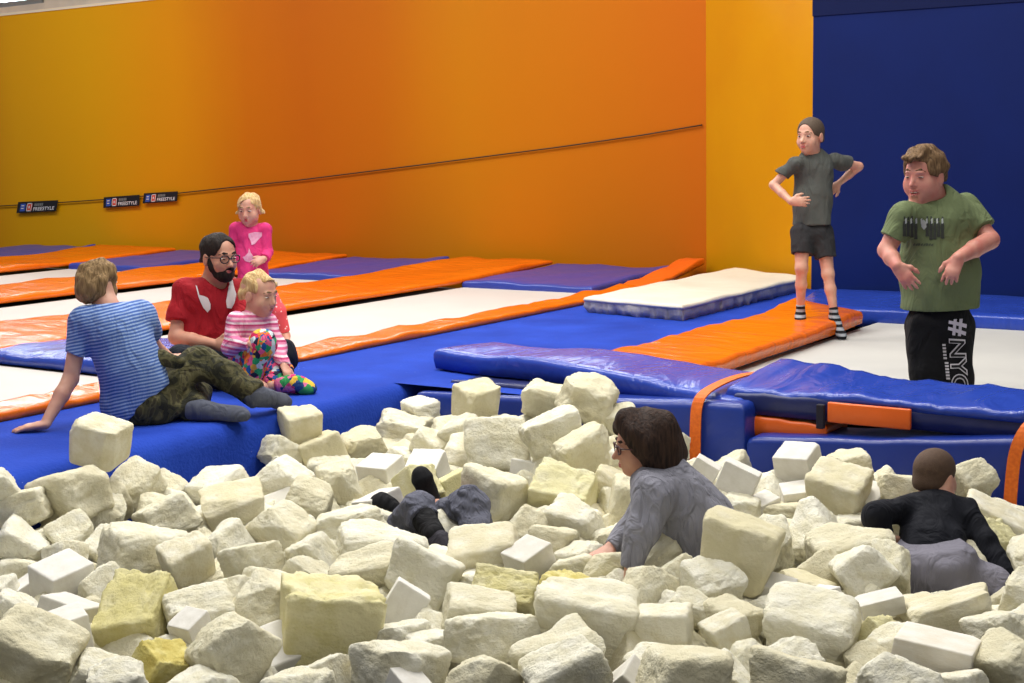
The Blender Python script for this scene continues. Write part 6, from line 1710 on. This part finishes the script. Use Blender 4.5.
# ------------------------------------------------------------------ boy crawling away over the blocks
def boy_crawl():
    D = 5.55
    J = lambda x, y, dd=0.0: at(x, y, D + dd)
    p = Person(J(935, 600, .0), 'crop haired boy in black top and grey trousers crawling over the foam')
    B = p.base; n = unit(FH * .5 - UP * .85)
    hd = Head(J(935.5, 475.5, .30), .22, 128, 8)
    b = Solid(); hd.shape(b, .03); nb = J(938, 497, .26); hd.neck(b, nb, .046, .052)
    shL, shR = J(914.5, 508, .24), J(962, 512, .22)
    pel, wai, che = J(932, 566, .0), J(932, 543, .12), J(938, 518, .22)
    b.chain([(pel, .105), (wai, .095), (che, .10)], .05, (n, .72)); b.cone(shL, shR, .04, None, .05)
    elL, wrL = J(873, 514, .10), J(886, 536, .12); elR, wrR = J(986, 541, .10), J(1006, 580, .0)
    b.chain([(shL, .038), (elL, .030), (wrL, .022)], .015); b.chain([(shR, .038), (elR, .030), (wrR, .022)], .015)
    hand(b, wrL, J(894, 552, .14) - wrL, FH, RH, .125); hand(b, wrR, J(1010, 590, .02) - wrR, FH, -RH, .125)
    hL, hR = J(916, 572, .0), J(948, 572, -.02); kL, aL = J(918, 615, .12), J(905, 640, -.2); kR, aR = J(988, 588, -.04), J(1016, 612, -.16)
    b.chain([(hL, .065), (kL, .045), (aL, .03)], .02); b.chain([(hR, .065), (kR, .045), (aR, .03)], .02); foot(b, aR, aR + RH * .12 - UP * .05, .028, UP)
    p.add('body', b, M_SKIN, .0045)
    hem = [(J(931, 551, 0), -UP + RH * -.12)]
    s = Solid(); s.chain([(J(931, 552, .09), .126), (wai, .122), (che, .122)], .05, (n, .80), hem); s.cone(shL, shR, .050, None, .06)
    for sh, el, wr in ((shL, elL, wrL), (shR, elR, wrR)): s.chain([(sh, .056), (el, .047)], .03); s.cone(el, wr, .047, .036, .02, None, [(wr, wr - el)])
    s.cone(nb - UP * .012 + FH * .01, hd.p(0, -.05, -.2), .052, None, .012, op='s'); s.wrinkle(.005, 5, 81); p.add('top', s, cloth('black_top', (20, 22, 32), (16, 18, 26)), .005)
    s = Solid(); s.chain([(J(931, 548, .07), .118), (J(932, 568, .0), .132)], .05, (n, .9)); s.ball(J(917, 572, -.03), .105, .06); s.ball(J(946, 572, -.05), .108, .06)
    s.chain([(hR, .11), (kR, .078), (aR, .052)], .05); s.chain([(hL, .105), (kL, .075), (aL, .05)], .05)
    s.cut(J(931, 543.5, 0), UP - RH * .10); s.wrinkle(.005, 5, 82); p.add('trousers', s, cloth('grey_sweatpants', (128, 126, 138), (114, 112, 124)), .0055)
    h = hd.hair(.02, face=(.36, .44, .52), fz=-.16, clipz=(0, -.10, .42)); p.add('hair', h, M_HBUZZ, .004)
    hd.eyes(p.root, B, M_IBROWN); hd.brows(p.root, B, M_HBROWN, .014); hd.lips(p.root, B, M_LIPS)
boy_crawl()

# ------------------------------------------------------------------ two children sunk in the foam, only legs showing
def legs_jeans():
    D = 6.12
    J = lambda x, y, dd=0.0: at(x, y, D + dd)
    p = Person(J(440, 560, .2), 'child buried in the foam, only two bent knees in grey jeans showing')
    B = p.base; b = Solid()
    h1, k1, a1 = J(385, 545, .25), J(417, 508, .06), J(434, 535, -.10); h2, k2, a2 = J(436, 515, .35), J(470, 504, .08), J(479, 545, -.04)
    hips = J(405, 575, .45)
    b.chain([(hips, .10), (h1, .07), (k1, .046), (a1, .03)], .03); b.chain([(hips, .10), (h2, .065), (k2, .046), (a2, .03)], .03)
    foot(b, a1, J(452, 549, -.22), .028, UP); foot(b, a2, a2 - FH * .10 - UP * .06, .028, UP)
    p.add('body', b, M_SKIN, .006)
    s = Solid(); s.chain([(h1, .075), (k1, .070)], .03); c = k1 + (a1 - k1) * .42; s.cone(k1, a1, .070, .060, .03, None, [(c, a1 - k1)])
    s.chain([(h2, .055), (k2, .076)], .03); c = k2 + (a2 - k2) * .72; s.cone(k2, a2, .076, .066, .03, None, [(c, a2 - k2)]); s.cone(hips, h1, .12, .075, .04); s.cone(hips, h2, .12, .06, .04)
    s.wrinkle(.0035, 7, 83, (1, 1, 2)); p.add('jeans', s, cloth('grey_jeans', (104, 106, 120), (82, 84, 100), 12, 1.0), .005)
    mk = cloth('black_sock', (22, 22, 26)); s = Solid(); s.cone(k1 + (a1 - k1) * .2, a1, .056, .05, .02); p.add('sock', s, mk, .005)
    s = Solid(); foot(s, a1, J(454, 551, -.22), .042, UP); s.wrinkle(.003, 8, 84); p.add('sock', s, cloth('dark_grey_sock', (52, 50, 58), (42, 40, 48)), .005, 'dark grey sock foot')
    s = Solid(); s.cone(k2 + (a2 - k2) * .3, a2, .054, .046, .02); foot(s, a2, a2 - FH * .11 - UP * .06, .04, UP); p.add('sock', s, mk, .005)
legs_jeans()
def legs_socks():
    D = 6.50
    J = lambda x, y, dd=0.0: at(x, y, D + dd)
    p = Person(J(420, 560, .3), 'child buried in the foam, only two black socked feet sticking up')
    B = p.base; b = Solid(); hips = J(440, 560, .15)
    a1, a2 = J(431, 500, .02), J(398, 520, -.05); k1, k2 = J(446, 522, -.0), J(420, 532, .02)
    b.chain([(hips, .09), (k1, .05), (a1, .028)], .03); b.chain([(hips, .09), (k2, .05), (a2, .028)], .03); p.add('body', b, M_SKIN, .006)
    s = Solid(); s.chain([(hips, .10), (k1, .062), (J(435, 508, .01), .050)], .03); s.chain([(hips, .10), (k2, .062), (J(404, 520, -.03), .05)], .03); s.wrinkle(.005, 6, 85); p.add('trousers', s, cloth('grey_trousers_dark', (66, 68, 80)), .006)
    mk = cloth('black_socks', (20, 20, 24), (28, 28, 32))
    s = Solid(); s.chain([(J(438, 514, .02), .044), (J(427, 490, .0), .042), (J(422, 478, -.02), .046), (J(420.5, 474, -.02), .034)], .02); p.add('sock', s, mk, .005)
    s = Solid(); s.chain([(J(402, 520, -.05), .040), (J(389, 508, -.06), .046), (J(381, 503, -.06), .046), (J(377, 503, -.05), .032)], .02); p.add('sock', s, mk, .005)
legs_socks()
# ------------------------------------------------------------------ light, camera, picture settings
def area(name, loc, sx, sy, power, rgb=(1, .97, .92), rot=(0, 0, 0)):
    l = bpy.data.lights.new(name, 'AREA'); l.shape = 'RECTANGLE'; l.size = sx; l.size_y = sy; l.energy = power; l.color = rgb
    o = bpy.data.objects.new(name, l); COL.objects.link(o); o.location = loc; o.rotation_euler = rot
    return o
for i, (x, y, p) in enumerate(((-2.6, 4.8, 140), (-5.2, 7.2, 225), (-8.6, 8.6, 200), (-2.4, 8.6, 130), (-12.5, 9.0, 190), (-6.5, 11.0, 90), (-16.5, 9.5, 150), (1.0, 1.2, 85), (-6.4, 3.8, 170))):
    area('ceiling_lamp', (x, y, 6.3), 2.4, .8, p)
w = bpy.data.worlds.new('hall_air'); SC.world = w; w.use_nodes = True
bg = w.node_tree.nodes['Background']; bg.inputs['Color'].default_value = (.98, .97, .94, 1); bg.inputs['Strength'].default_value = .21
cam = bpy.data.cameras.new('camera'); co = bpy.data.objects.new('camera', cam); COL.objects.link(co)
cam.sensor_fit = 'HORIZONTAL'; cam.sensor_width = 36.0; cam.lens = 36.0 * FPX / 1024.0
cam.shift_x = 0.0; cam.shift_y = 0.0; cam.clip_start = .05; cam.clip_end = 200
mw = Matrix([[*RM[0], CAM[0]], [*RM[1], CAM[1]], [*RM[2], CAM[2]], [0, 0, 0, 1]]); co.matrix_world = mw
SC.camera = co
SC.view_settings.view_transform = 'Standard'; SC.view_settings.look = 'None'; SC.view_settings.exposure = 0.12; SC.view_settings.gamma = 1.0
SC.view_settings.use_curve_mapping = False
